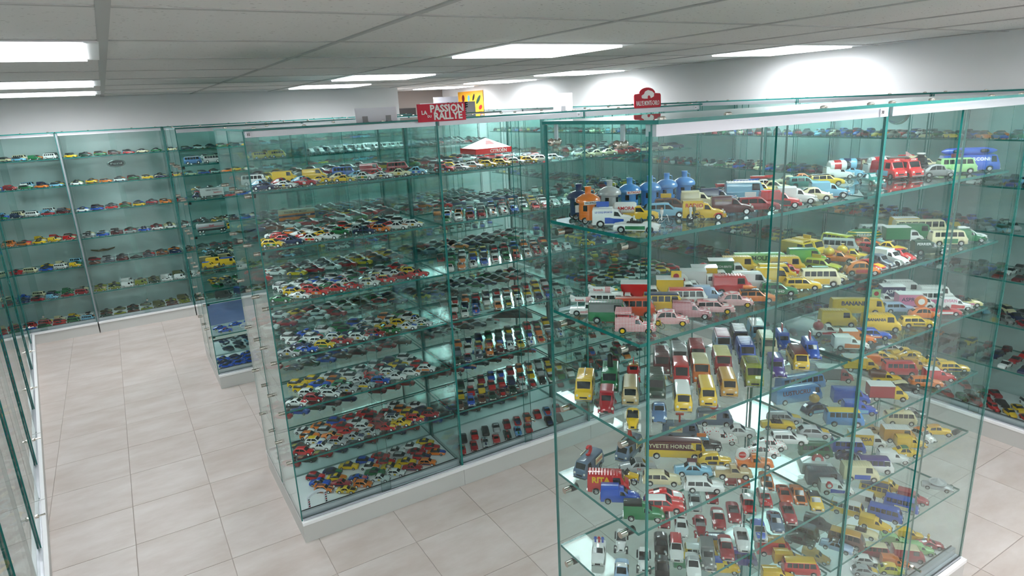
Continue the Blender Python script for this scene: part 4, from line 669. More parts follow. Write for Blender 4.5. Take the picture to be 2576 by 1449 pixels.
HERO = """
a1 gas 1.2289 1.6456 -20 navy navy BUTAGAZ -
a1 gas 1.2062 1.5692 -20 orange orange PROPAGAZ -
a1 gas 1.3519 1.6456 -20 silver silver - -
a1 gas 1.4329 1.6429 -20 skyblue skyblue BUTAGAZ -
a1 gas 1.5105 1.6307 -20 skyblue skyblue - -
a1 gas 1.5969 1.6427 -20 skyblue skyblue - -
a1 gas 1.6783 1.6412 -20 skyblue skyblue - -
a1 fourg 1.2229 1.4671 -42 white b~blue LE_COQ_SPORTIF board:blue
a1 barrel 1.3364 1.4933 -42 yellow white AMORA -
a1 conv 1.2100 1.3590 -50 white b~green - -
a1 bike 1.3270 1.3760 -42 white - - -
a1 estate 1.4331 1.4749 -42 lightblue lightblue - -
a1 estate 1.5180 1.5290 -42 brown brown - board:yellow
a1 fourg 1.6354 1.5260 -42 cream cream - -
a1 fourg 1.4786 1.3638 -42 yellow f~red RADIO -
a1 moto 1.4250 1.3460 -25 black - - -
a1 fourg 1.6053 1.3684 -42 maroon maroon HOUSE_COFFEE -
a1 fourg 1.7194 1.5213 -42 navy navy - -
a1 estate 1.7024 1.3511 -42 crimson crimson - board:white
a1 fourg 1.7933 1.3394 -42 red b~black - -
a1 saloon 1.8323 1.5759 -42 white b~navy - boat:red
a1 saloon 1.9579 1.6032 -42 white b~navy - boat:blue
a1 saloon 2.0811 1.6312 -42 white b~blue - boat:red
a1 hvan 1.8285 1.5014 -42 lightblue white - -
a1 fourg 1.9487 1.5413 -42 yellow yellow - -
b1 saloon 2.2297 1.6311 -40 cream b~orange - -
a1 saloon 2.0635 1.5776 -42 cream cream - -
b1 saloon 2.3088 1.6323 -40 orange b~white - -
b1 estate 2.2297 1.5637 -40 teal teal - -
b1 estate 2.3323 1.5450 -40 yellow black - -
a1 fourg 1.8970 1.3570 -42 white white - -
a1 beetle 1.9820 1.3540 -42 cream cream - -
a1 fourg 2.0680 1.3540 -42 lightblue f~black - -
b1 tube 2.5395 1.6278 -35 white red - -
b1 tube 2.6206 1.6324 -50 lightblue navy - -
b1 bus 2.8098 1.5994 -42 brown grey BASS_BREWERS rack
b1 tube 2.7345 1.5763 -30 white red STABRILL -
b1 beetle 2.4390 1.4310 -120 teal teal - -
b1 hvan 2.6630 1.4950 -110 red b~lightblue AVIA -
b1 hvan 2.7250 1.4640 -110 red b~white AVIA -
b1 cv2 2.7966 1.3723 -45 grey silver - -
b1 vwbus 2.9487 1.3814 -42 palegreen palegreen - board:maroon
b1 bus 3.0419 1.3780 -42 blue blue PATHE-MARCONI fuselage:blue
b1 barrel 3.0988 1.6260 -42 red red - -
b1 inkpot 2.9583 1.5227 -110 black white - -
b1 rocketcar 3.0564 1.5522 -60 cream red - -
a2 pickup 1.2068 1.5776 -42 white b~check - rocket:Scotch
a2 hvan 1.2172 1.4834 -42 green u~grey - -
a2 fourg 1.2116 1.3622 -42 check check - canopy:check
a2 vwbus 1.2840 1.5768 -42 white white - rocket:Scotch
a2 vwbus 1.3091 1.4778 -42 orangered orangered - -
a2 pickup 1.3651 1.5724 -42 white white - disc:green
a2 boxtr 1.4346 1.5792 -42 white red - -
a2 vwbus 1.4109 1.4600 -42 yellow navy - -
a2 vwbus 1.5065 1.4485 -42 white red MEYER -
a2 cv2 1.3345 1.3490 -42 check check - -
a2 bike 1.2788 1.3478 -60 yellow - - -
a2 fourg 1.4290 1.3540 -42 checkred checkred - -
a2 estate 1.5200 1.3470 -42 check check - -
a2 cv2 1.6180 1.3510 -42 check check - -
a2 fourg 1.6007 1.4342 -42 paleblue paleblue - -
a2 hvan 1.7233 1.4536 -42 red red - -
a2 mvan 1.8145 1.4492 -42 white white - -
a2 boxtr 1.5585 1.5429 -42 white yellow - sign:yellow
a2 pickup 1.6337 1.5445 -42 white b~yellow - disc:white
a2 boxtr 1.6894 1.5638 -42 white white - -
a2 pickup 1.8038 1.6054 -42 white b~yellow - disc:red
a2 boxtr 1.7578 1.5775 -42 white yellow - -
a2 boxtr 1.8776 1.6083 -42 white green SCOTCH-BRITE -
a2 estate 1.7050 1.3410 -42 orange black - bottle:orange
a2 estate 1.8220 1.3470 -42 green green BAHO rack
a2 hvan 1.9535 1.6178 -42 yellow yellow - -
a2 mvan 1.9136 1.4350 -42 yellow yellow - -
a2 bus 2.0536 1.6060 -42 palegreen palegreen PALMOLIVE -
b2 mvan 2.2369 1.5348 -42 lime green - -
a2 hvan 2.0772 1.5064 -42 yellow yellow - -
a2 fourg 2.0381 1.4684 -42 red navy - -
a2 mvan 1.9665 1.4623 -42 yellow yellow - -
a2 estate 1.9342 1.3381 -42 yellow h~white - rack
a2 vwbus 2.0184 1.3318 -42 cream b~yellow - -
a2 fourg 2.0859 1.3411 -42 cream green HEINZ -
b2 estate 2.2043 1.4457 -75 yellowgreen yellowgreen - board:yellow
b2 hvan 2.3034 1.6194 -95 yellow yellow BERGER -
b2 hvan 2.3677 1.6194 -95 yellow yellow - board:yellow
b2 vwbus 2.5657 1.6203 -95 yellowgreen yellowgreen - -
b2 bubble 2.7497 1.6228 -42 green yellow PERRIER -
b2 mvan 2.8548 1.6234 -42 white white PERRIER -
b2 boxtr 2.8545 1.5110 -42 white green - -
b2 hvan 2.9532 1.5129 -42 green green - -
b2 vwbus 2.9305 1.3694 -42 cream b~green - -
b2 fourg 3.0457 1.3407 -42 green green - -
b2 estate 3.0961 1.3655 -42 white b~red - bottle:white
b2 bus 3.0616 1.5530 -42 cream cream - -
b2 hvan 3.0876 1.6226 -42 yellow white - -
b2 fourg 2.7221 1.3323 -42 darkgreen darkgreen PERRIER -
b2 saloon 2.6483 1.4520 -80 yellow b~black - -
b2 beetle 2.5490 1.3540 -95 red b~white - -
b2 fourg 2.4741 1.3432 -95 white white - -
b2 cv2 2.3918 1.3408 -95 slate slate - -
b2 coupe 2.3414 1.3502 -95 red h~yellow - -
b2 cv2 2.2482 1.3204 -42 orange b~red - -
b2 pickup 2.3569 1.4801 -60 orange orange - lemon:yellow
b2 pickup 2.4225 1.4674 -60 yellow yellow - lemon:yellow
b2 vwbus 2.4878 1.5644 -60 silver silver - -
b2 pickup 2.4489 1.5225 -60 orange orange - -
b2 pickup 2.6566 1.5614 -42 orange orange - -
b2 conv 2.6634 1.6235 -42 red red - -
b2 hatch 2.5853 1.4857 -90 red red - -
b3 vwbus 3.0893 1.6250 -42 white b~pink - -
b3 hvan 3.0493 1.5782 -42 white b~pink - -
b3 boxtr 2.9722 1.5642 -42 white navy ASPRO -
b3 boxtr 2.9087 1.4558 -42 white pink ASPRO -
b3 vwbus 3.0062 1.4480 -42 white b~pink - -
b3 hvan 3.0837 1.4610 -42 white b~pink - -
b3 conv 3.0961 1.3412 -42 paleyellow b~pink - -
b3 conv 2.9090 1.3360 -42 red b~white - -
b3 fourg 3.0169 1.3423 -42 white b~red EVIAN -
b3 bus 2.6628 1.5701 -42 yellow yellow BANANIA -
b3 hvan 2.5330 1.3880 -42 yellow yellow BANANIA -
b3 estate 2.6830 1.3250 -42 yellow yellow BANANIA -
b3 cv2 2.8040 1.3610 -42 orange orange - disc:orange
b3 estate 2.8097 1.4698 -42 paleblue paleblue - -
b3 estate 2.4181 1.3525 -42 blue b~orange ORANGINA -
b3 fourg 2.2550 1.3400 -42 white b~orange - -
b3 fourg 2.3319 1.3595 -42 orange white - -
b3 pickup 2.3240 1.4790 -42 white b~red - lemon:crimson
b3 hvan 2.4580 1.5260 -42 yellow yellow - -
b3 pickup 2.8797 1.5731 -42 white white - sign:palegreen
a3 hvan 1.2194 1.6196 -132 yellow yellow - board:white
a3 hvan 1.3270 1.6196 -132 green green - cone:black
a3 vint 1.4420 1.6311 -132 red gold - board:red
a3 vwbus 1.3170 1.5040 -132 tan tan - -
a3 hvan 1.5650 1.6196 -132 maroon maroon - -
a3 hvan 1.6512 1.6196 -132 silver b~magenta - -
a3 fourg 1.2150 1.5010 -132 crimson crimson - -
a3 roadster 1.2050 1.3660 -132 yellow f~white - -
a3 hvan 1.4120 1.4860 -132 darkgreen darkgreen - -
a3 beetle 1.3020 1.3550 -132 slateblue slateblue - -
a3 mvan 1.5512 1.5118 -132 red red - -
a3 hvan 1.7196 1.5998 -132 crimson crimson - -
a3 vwbus 1.4160 1.3710 -132 yellow u~white - -
a3 hvan 1.8770 1.6196 -132 paleblue pinkcheck - -
a3 hvan 1.6200 1.4880 -132 orange cream - -
a3 vwbus 1.5040 1.3520 -132 yellow yellow - -
a3 hvan 1.7330 1.4930 -132 crimson paleyellow - -
a3 vwbus 1.6080 1.3590 -132 ochre ochre - -
a3 hvan 1.9663 1.6145 -132 navy navy - -
a3 hvan 1.8707 1.5045 -132 blue blue - -
a3 hvan 2.0756 1.6196 -132 lightblue white - -
a3 hvan 1.9867 1.5036 -132 cream cream - -
a3 hvan 1.7330 1.3630 -132 olive olive - rack
a3 fourg 2.0843 1.5050 -132 blue blue - fin:red
a3 fourg 1.8540 1.3570 -132 purple purple - -
a3 vwbus 1.9690 1.3580 -132 yellow u~maroon - -
a3 fourg 2.0843 1.3850 -132 blue blue - fin:red
b4 beetle 3.0647 1.5222 -42 yellow b~navy - -
b4 saloon 3.0961 1.6312 -42 white b~yellow - -
b4 saloon 2.9626 1.6021 -42 yellow b~blue - -
b4 fourg 2.8846 1.5687 -42 orange orange - -
b4 saloon 3.0962 1.5617 -42 yellow yellow - -
b4 saloon 3.0857 1.4355 -42 yellow r~navy - -
b4 estate 3.0800 1.3460 -42 yellow b~navy - -
b4 vwbus 2.8660 1.4640 -42 red red - -
b4 fourg 2.9740 1.4480 -42 ochre ochre - -
b4 fourg 2.9310 1.3290 -42 red white - -
b4 estate 2.8300 1.3310 -42 orange orange - -
b4 barrel 2.7420 1.4520 -42 yellow brown - -
b4 vint 2.7000 1.3550 -42 black cream - -
b4 boxtr 2.5775 1.3545 -42 yellow crimson - -
b4 boxtr 2.5768 1.5902 -42 crimson grey - -
b4 boxtr 2.7744 1.5923 -42 yellow yellow - -
b4 mvan 2.4375 1.4265 -42 blue blue - -
b4 fourg 2.3730 1.3470 -42 blue b~lightblue - -
b4 vwbus 2.2440 1.3309 -42 skyblue yellow - -
b4 bus 2.3892 1.6258 -20 skyblue skyblue - -
b4 bus 2.2751 1.5640 -20 skyblue skyblue LUSTUCRU -
b4 cv2 2.2430 1.4480 -20 navy b~lightblue - lemon:ochre
a4 vwbus 1.2407 1.6348 205 greyblue greyblue CATOX letter:C
a4 vwbus 1.4251 1.6348 205 greyblue greyblue CATOL letter:A
a4 vwbus 1.6730 1.6236 -40 greyblue greyblue CATOX letter:T
a4 vwbus 1.8520 1.6210 -40 greyblue greyblue LATUX letter:O
a4 hvan 1.2232 1.5034 -40 red red RITA -
a4 fourg 1.2145 1.4345 -40 blue blue - -
a4 fourg 1.2145 1.3235 -40 green black - -
a4 saloon 1.3806 1.5396 150 silver grey TV -
a4 roadster 1.2995 1.5217 -50 yellow f~navy - -
a4 estate 1.3942 1.4347 -40 cream cream - -
a4 coupe 1.3340 1.3587 -40 red h~white - -
a4 estate 1.2954 1.3237 -40 red white - -
a4 saloon 1.5198 1.4140 -40 lightblue white - board:maroon
a4 estate 1.4772 1.3253 -40 white white - -
a4 bus 1.5566 1.5364 -40 yellow u~maroon YVETTE_HORNER -
a4 vint 1.6218 1.4096 -40 yellow b~black - -
a4 vint 1.6795 1.5054 -40 black lightblue - board:orange
a4 fourg 1.7569 1.5072 -40 dots dots - -
a4 saloon 1.8520 1.5050 -40 white white - -
a4 beetle 1.8638 1.3731 -40 dots dots - -
a4 pickup 1.7240 1.3250 -40 orange orange UNICO disc:white
a4 pickup 1.6152 1.3240 -40 tan tan - bottle:white
a4 beetle 1.8040 1.3570 -40 dots dots - -
a4 estate 2.0803 1.4726 -40 silver h~yellow - -
a4 conv 2.0185 1.4574 -40 yellow yellow - -
a4 estate 1.9562 1.3609 -40 white white - -
a4 hatch 2.0680 1.3370 -40 silver h~yellow - -
a5 pickup 1.2210 1.5600 -132 white white - skiers
a5 roadster 1.3270 1.5630 -132 white f~black - -
a5 roadster 1.3230 1.4410 -132 white f~black - -
a5 saloon 1.2220 1.4380 -132 paleblue white - -
a5 conv 1.5490 1.5800 -132 crimson crimson - -
a5 hatch 1.4300 1.4697 -132 black black - -
a5 saloon 1.3451 1.3753 -132 black black - -
a5 coupe 1.5645 1.5043 -132 white white - -
a5 saloon 1.7200 1.5860 -132 silver b~red - -
a5 saloon 1.8090 1.5840 -132 crimson red - -
a5 roadster 1.6180 1.4620 -132 crimson f~crimson - -
a5 saloon 1.7090 1.4590 -132 crimson white - -
a5 conv 1.7840 1.4520 -132 crimson crimson - -
a5 hatch 1.8690 1.4540 -132 red white - -
a5 hatch 1.9536 1.4462 -132 red white RTL -
a5 saloon 2.0600 1.5204 -132 orange h~black - -
a5 coupe 2.0404 1.4216 -132 orangered orangered - -
a5 conv 1.9453 1.3332 -132 crimson crimson - -
a5 coupe 1.8660 1.3270 -132 greyblue greyblue - -
a5 hatch 1.7710 1.3250 -132 silver blue BLEU -
a5 conv 1.6850 1.3274 -132 white b~red - -
a5 saloon 1.6040 1.3300 -132 crimson white - -
a5 fourg 1.5123 1.3290 -132 grey grey - -
a5 estate 1.4583 1.4238 -132 white red - -
a5 saloon 1.4407 1.3273 -132 white silver - -
a5 coupe 1.6540 1.6020 -132 crimson crimson - -
a5 saloon 1.9643 1.6282 -132 crimson white - -
a5 saloon 1.9967 1.5873 -132 orangered orangered - -
a5 hatch 2.0893 1.3217 -132 yellow black - -
a5 saloon 2.0779 1.3862 -132 orange h~black - -
b5 vwbus 2.9850 1.4970 -42 cream cream - board:cream
b5 hvan 2.8224 1.4141 -42 ochre white - -
b5 fourg 2.8067 1.3497 -42 yellow yellow - -
b5 vint 3.0090 1.3408 -42 yellow ochre - -
b5 cv2 2.9182 1.3586 -100 white orange - -
b5 boxtr 2.6642 1.4644 -42 white yellow MAZDA -
b5 beetle 2.7868 1.5218 -42 tan tan - -
b5 saloon 3.0962 1.4990 -42 grey grey - -
b5 vwbus 2.4143 1.5455 -42 green green - -
b5 beetle 2.5016 1.4403 -42 navy navy - -
b5 vwbus 2.5539 1.4838 -42 blue white - -
b5 vwbus 2.4990 1.3309 -42 white u~purple - -
b5 fourg 2.6290 1.3250 -42 white white - -
b5 beetle 2.7150 1.3250 -42 yellow r~green - -
b5 hvan 2.3985 1.3329 -42 cream b~blue - -
b5 boxtr 2.2874 1.4366 -42 white white - disc:red
b5 fourg 2.2303 1.3260 -42 white b~blue - disc2:red
b5 hvan 2.2477 1.3888 -42 slate slate - -
b6 hvan 2.6742 1.4617 -65 white white - -
b6 vwbus 2.5624 1.4617 -65 yellow u~white - -
b6 vwbus 2.7960 1.4710 -65 yellow r~navy - -
b6 fourg 2.8882 1.4584 -65 yellow cream - -
b6 vwbus 2.7840 1.3450 -65 blue b~cream - -
b6 vwbus 2.6599 1.3470 -65 blue blue - -
b6 fourg 2.8828 1.3456 -65 crimson crimson - -
b6 hatpan 3.0750 1.3379 -60 silver brown - -
b6 fourg 2.5616 1.3316 -65 yellow yellow - -
b6 conv 2.4700 1.3370 -65 cream cream - -
b6 vwbus 2.3640 1.3394 -65 brown ochre - -
b6 fourg 2.3668 1.4653 -65 black black - -
b6 vwbus 2.2575 1.4759 -65 darkgreen slate - -
b6 vint 2.2114 1.4463 -65 darkgreen b~black - -
b6 saloon 2.3018 1.3422 -65 paleblue black - -
b7 fourg 3.0827 1.4297 -45 yellow yellow - -
b7 fourg 3.0133 1.3448 -45 palegreen palegreen - -
b7 coupe 3.0960 1.3428 -45 crimson crimson - clown
b7 hvan 2.9221 1.3535 -45 crimson cream - -
b7 fourg 2.9807 1.4517 -45 palegreen palegreen - -
b7 vwbus 2.8198 1.4572 -45 crimson cream - -
b7 hatch 2.7362 1.4450 -45 white white - -
b7 hatch 2.6632 1.4068 -45 silver h~yellow - -
b7 fourg 2.8254 1.3565 -45 orange orange - -
b7 cv2 2.7683 1.3407 -45 yellowgreen yellow - -
b7 fourg 2.5660 1.5910 -65 ochre ochre - -
a6 hvan 2.0718 1.4760 -40 red ochre - -
a6 fourg 1.9497 1.3568 -40 yellow b~green - -
a6 fourg 2.0733 1.3987 -40 yellow yellow - -
a6 vwbus 2.0594 1.3375 -40 red yellow - -
a6 hvan 1.8906 1.6238 -40 ochre navy - -
a6 fourg 1.8182 1.5148 -40 yellow blue - -
a6 vwbus 1.8017 1.6182 -40 yellow u~white - -
a6 fourg 1.7249 1.6099 -40 green yellow - -
a6 vwbus 1.9075 1.5127 -40 purple purple - -
""".strip().split('\n')
SZ = {i+1: z for i, z in enumerate(SHELF)}; SZ[7] = BOT
ents = []
for ln in HERO:
    sh, tn, x, y, hd, c1, c2, tx, acc = ln.split(); x, y = float(x), float(y); hd = int(hd)
    bits = []
    if tn not in ('bike', 'moto', 'tube', 'inkpot', 'hatpan', 'rocketcar') and c2.split('~')[-1] != c1: bits.append('%s %s' % (cn(c2.split('~')[-1]), 'body box' if tn == 'boxtr' else 'tank' if tn == 'barrel' else dict(b='lower sides', f='fenders', h='bonnet', r='roof', u='upper half')[c2[0]] if '~' in c2 else 'roof' if tn not in ('conv', 'roadster', 'pickup') else 'trim'))
    if acc != '-': bits.append(ACC[acc.split(':')[0]])
    elif tx != '-': bits.append('lettered sides')
    desc = '%s %s' % (cn(c1), WORD[tn]); full = desc+(' with '+' and '.join(bits) if bits and len(bits) < 2 else ' with '+bits[0]+', '+bits[1] if bits else '')
    k = int(sh[1]); pl = ('%s shelf' % ORD[k-1] if k < 7 else 'floor') + ' of near case, ' + ('glass-end bay' if sh[0] == 'a' else 'wall-side bay')
    ents.append(dict(sh=sh, tn=tn, x=x, y=y, z=SZ[k], hd=hd, c1=c1, c2=c2, tx=tx, acc=acc, desc=desc, full=full, pl=pl))
def wc(s): return len(s.replace(',', ' ').split())
for e in ents:
    e['label'] = e['full']+', '+e['pl']
    if wc(e['label']) > 16: e['label'] = e['desc']+', '+e['pl']
from collections import Counter
for _ in range(3):
    cnt = Counter(e['label'] for e in ents)
    for e in ents:
        if cnt[e['label']] > 1:
            nb = sorted((q for q in ents if q is not e and q['sh'] == e['sh'] and q['desc'] != e['desc']), key=lambda q: (q['x']-e['x'])**2+(q['y']-e['y'])**2)
            k = _
            if nb:
                pl = e['pl'].replace(' of near case, ', ', ').replace('glass-end bay', 'near case glass-end').replace('wall-side bay', 'near case wall-side')
                cand = '%s beside %s, %s' % (e['desc'], nb[min(k, len(nb)-1)]['desc'], pl)
                if wc(cand) <= 16: e['label'] = cand
seen = Counter()
for e in ents:      # look-alikes left over: count them along from the glass end
    same = sorted((q for q in ents if q['label'] == e['label']), key=lambda q: q['x'])
    if len(same) > 1: e['nth'] = same.index(e)
for e in ents:
    if 'nth' in e: e['label'] = '%s %s from the glass end, %s' % (ORD[e['nth']], e['desc'], e['pl'].split(',')[0])
for e in ents:
    vehicle(e['tn'], (e['x'], e['y'], e['z']), e['hd'], e['c1'], e['c2'], e['tx'], e['acc'], e['label'], 'advertising vehicles in the near case', size=.93 if e['sh'] == 'a2' else 1)
ncar = sum(1 for e in ents if e['tn'] in T and T[e['tn']]['cat'] == 'car')
# ---------------------------------------------------------------- rows of model cars on all other shelves
rnd = random.Random(11)
RALLY = 'white white white white white white red red crimson blue navy yellow yellow white silver green orange'.split()
RALLY2 = 'red blue navy yellow green red black orange navy'.split()
CLASSIC = 'crimson blue cream black grey green silver lightblue maroon white navy ochre darkgreen'.split()
BRIGHT = 'red blue yellow white orange lightblue green navy cream crimson'.split()
DARKS = 'black maroon darkgreen slate brown grey navy crimson'.split()
MIL = 'khaki olive darkgreen khaki brown'.split()
REDS = 'crimson red crimson silver red black skyblue'.split()
POST = 'yellow ochre yellow'.split()
WHITES = 'white white silver'.split()
BLUES = 'blue navy blue skyblue green'.split()
FILL = []
def footprint(ty):                      # length and width of a model's plan, in scene metres
    t = T[ty]; s = t['st'][:, 0]; w = max(2*t['st'][:, 3].max(), 2*((t['track'] or 0)+.16) if t['fend'] or t is T['racer'] else 0)
    return (s[-1]-s[0]+.16)*K, (w+.03)*K
FP = {k: footprint(k) for k in T}
def apart(a, b):                        # separating axis test of two plan rectangles (x, y, cos, sin, half length, half width)
    dx, dy = b[0]-a[0], b[1]-a[1]
    if dx*dx+dy*dy > (a[4]+a[5]+b[4]+b[5])**2: return True
    cd_ = abs(a[2]*b[2]+a[3]*b[3]); sd_ = abs(a[2]*b[3]-a[3]*b[2])
    if abs(dx*a[2]+dy*a[3]) > a[4]+b[4]*cd_+b[5]*sd_ or abs(dy*a[2]-dx*a[3]) > a[5]+b[4]*sd_+b[5]*cd_: return True
    return abs(dx*b[2]+dy*b[3]) > b[4]+a[4]*cd_+a[5]*sd_ or abs(dy*b[2]-dx*b[3]) > b[5]+a[4]*sd_+a[5]*cd_
def rect(x, y, hd, L, W): c_, s_ = math.cos(math.radians(hd)), math.sin(math.radians(hd)); return (x, y, c_, s_, L/2, W/2)
LAT = {}
def lattice(hd, sx, sy):                # row shift (and, if need be, wider spacing) at which neighbours stand clear
    if (hd, sx, sy) in LAT: return LAT[hd, sx, sy]
    o = rect(0, 0, hd, .137, .0565); gx, gy = sx, sy
    while True:
        if apart(o, rect(gx, 0, hd, .137, .0565)):
            for i in sorted(range(-20, 21), key=abs):
                s = gx*i/40
                if all(apart(o, rect(s*r+k*gx, gy*r, hd, .137, .0565)) for r in (1, 2, 3) for k in range(-6, 7)):
                    LAT[hd, sx, sy] = (gx, gy, s); return LAT[hd, sx, sy]
        gx *= 1.02; gy *= 1.015
OCC = {}
# ground taken by the things placed one by one further down (x, y, heading, length, width, shelf height)
for x_, y_, h_, l_, w_, z_ in [(2.385, 4.105, -39, .36, .17, SHELF[4]), (.95, 4.25, -8, .23, .064, SHELF[1]), (.675, 3.475, 12, .13, .035, BOT), (.70, 6.22, 178, .32, .066, SHELF[1]), (.68, 6.22, -4, .32, .066, SHELF[2]), (.75, 6.22, -8, .46, .07, SHELF[0]), (.75, 6.3, 0, .47, .34, SHELF[3]), (.74, 6.21, 0, .36, .17, SHELF[4]), (.73, 6.28, 0, .42, .36, SHELF[5])]+[(2.02+i*.12, 3.66+j*.095, 0, .008, .008, SHELF[0]) for i in (-1, 1) for j in (-1, 1)]:
    OCC.setdefault(round(z_, 3), []).append(rect(x_, y_, h_, l_, w_))
def fill(cid, sh, hd, sx, sy, rows, types, pal, drop=.06, y0=None, sec_=True, eligible=True, x0=0, x1=1, jit=1.2):
    c = CASES[cid]; z = (c['shelves']+[BOT])[sh]; L = .137; a = math.radians(hd); sx, sy, shift = lattice(hd, sx, sy)
    mx = .013+abs(math.cos(a))*L/2+abs(math.sin(a))*.0285; my = abs(math.sin(a))*L/2+abs(math.cos(a))*.0285
    ya = ((.058 if sh == 6 else .042) if y0 is None else y0)+my; yb = c['D']-.014-my; xa = c['W']*x0+mx; xb = c['W']*x1-mx
    for r in range(rows):
        y = ya+r*sy
        if y > yb+.002: break
        x = xa+(r*shift) % sx; k = 0
        while x < xb:
            ty = rnd.choice(types); p = c['m'] @ Vector((x+rnd.uniform(-.001, .001), min(y, yb)+rnd.uniform(-.001, .001), 0)); wh = hd+rnd.uniform(-jit, jit)+math.degrees(c['rz'])
            me_ = rect(p.x, p.y, wh, *FP[ty]); near = OCC.setdefault((cid, sh), [])
            if rnd.random() > drop and all(apart(me_, q) for q in near) and all(apart(me_, q) for q in OCC.get(round(z, 3), ())):
                near.append(me_)
                FILL.append(dict(cid=cid, sh=sh, r=r, k=k, x=p.x, y=p.y, z=z, hd=wh, ty=ty, c1=rnd.choice(pal), c2=rnd.choice(RALLY2), el=eligible)); k += 1
            x += sx
RT = ['hatch', 'hatch', 'saloon', 'coupe']; CT = ['saloon', 'coupe', 'estate', 'beetle', 'saloon']; VT = ['vwbus', 'hvan', 'fourg', 'mvan']
# central island, front bays
fill('C0', 0, -38, .104, .09, 2, ['saloon', 'beetle', 'coupe', 'coupe'], 'cream white crimson navy yellow red lightblue white maroon'.split())
fill('C0', 0, -25, .165, .09, 1, ['hvan', 'mvan', 'vwbus'], 'white blue crimson yellow navy silver red'.split(), 0, y0=.335)
for s in range(1, 7): fill('C0', s, -38, .098 if s < 6 else .106, .086, 5, RT if s > 2 else ['saloon', 'coupe', 'hatch'], RALLY, .05)
fill('C1', 0, -50, .092, .09, 4, RT, RALLY, .1)
for s in range(1, 6): fill('C1', s, -112, .079, .137, 3, RT, RALLY if s < 4 else RALLY+DARKS, .05)
fill('C1', 6, -112, .086, .139, 3, ['saloon', 'coupe', 'coupe'], REDS, .06)
for s in range(0, 7): fill('C2', s, -40 if s < 5 else -112, .1, .09, 4, CT if s < 2 else RT, CLASSIC if s < 2 else RALLY, .08)
# rear bays of the central island
for k in range(3):
    for s in range(7): fill('D%d' % k, s, (-40, 140, -115)[k], .105, .1, 4, ['racer', 'racer', 'coupe'] if (s in (4, 5) and k == 2) else ['coupe', 'saloon', 'saloon'], (DARKS+RALLY) if s < 4 else DARKS+['red', 'crimson', 'white', 'blue'], .08, eligible=(k == 2))
# middle island
fill('E0', 0, -20, .15, .1, 2, VT, POST, .05, x0=.42, y0=.12)
fill('E1', 0, -70, .085, .12, 3, ['vwbus', 'saloon', 'mvan'], WHITES, .05)
fill('E2', 0, -60, .1, .12, 3, CT, DARKS, .1)
for s in range(1, 7):
    fill('E0', s, -35, .11, .1, 3, RT if s < 6 else ['coupe', 'saloon'], CLASSIC if s < 5 else BLUES, .1, x0=.45 if s < 6 else 0)
    fill('E1', s, -60, .1, .1, 4, CT, CLASSIC+RALLY, .1); fill('E2', s, -110, .09, .13, 3, CT, CLASSIC+RALLY, .1)
for k in range(3):
    for s in range(7): fill('F%d' % k, s, -60, .11, .13, 3, CT, CLASSIC+DARKS, .1, eligible=False)
# back wall
for k in range(5):
    for s in range(7):
        pal = [BRIGHT+CLASSIC, BRIGHT, BRIGHT+DARKS, 'yellow cream red orange yellow'.split() if k == 0 else CLASSIC, BRIGHT if k == 0 else DARKS+['orange', 'red', 'silver'], CLASSIC if k == 0 else MIL+['white', 'tan'], BRIGHT if k == 0 else MIL][s]
        ty = (['vwbus', 'saloon', 'fourg', 'estate'] if k == 0 else ['hvan', 'pickup', 'saloon'] if s > 4 else CT)
        fill('K%d' % k, s, -24, .125, .11, 3, ty, pal, .08)
# right wall
for k in range(8):
    for s in range(7):
        pal = CLASSIC+BRIGHT if s < 3 else DARKS+BRIGHT if s < 6 else ['red', 'crimson', 'red', 'white', 'green', 'yellow', 'black']
        fill('R%d' % k, s, -90 if (k+s) % 2 else -40, .1, .125, 3, CT+['vint'], pal, .1)
for k in range(8):
    for s in range(7): fill('L%d' % k, s, -40, .12, .13, 2, CT+['vwbus'], BRIGHT+CLASSIC, .1, eligible=False)
BASEC = dict(C=1.0, K=.75, E=.55, R=.5, D=.4)
for f in FILL:
    p = project(f['x'], f['y'], f['z']+.02); f['s'] = 0
    if f['el'] and p and -20 < p[0] < 2596 and 0 < p[1] < 1470: f['s'] = BASEC.get(f['cid'][0], .3)*(1-.1*f['r'])/p[2]
NIND = max(0, 300-ncar)
order = sorted((f for f in FILL if f['s'] > 0 and T[f['ty']]['cat'] == 'car'), key=lambda f: -f['s'])
chosen = set(id(f) for f in order[:NIND])
for f in FILL:
    if f['s'] > 0 and T[f['ty']]['cat'] != 'car' and (f['cid'] in ('C0', 'K0') or (f['cid'] in ('E0', 'E1', 'K1') and f['r'] == 0)): chosen.add(id(f))
CNAME = dict(C0='central island end bay', C1='central island middle bay', C2='central island last bay', E0='middle island end bay', E1='middle island second bay', E2='middle island last bay', K0='back wall corner bay', K1='back wall second bay', K2='back wall third bay', K3='back wall fourth bay', K4='back wall passage bay', D2='rear central bay', D0='rear central end bay', D1='rear central middle bay')
for k in range(8): CNAME['R%d' % k] = 'right wall %s bay' % ORD[k]
ROW = ['front row', 'second row', 'third row', 'fourth row', 'fifth row', 'sixth row']
crowd = []
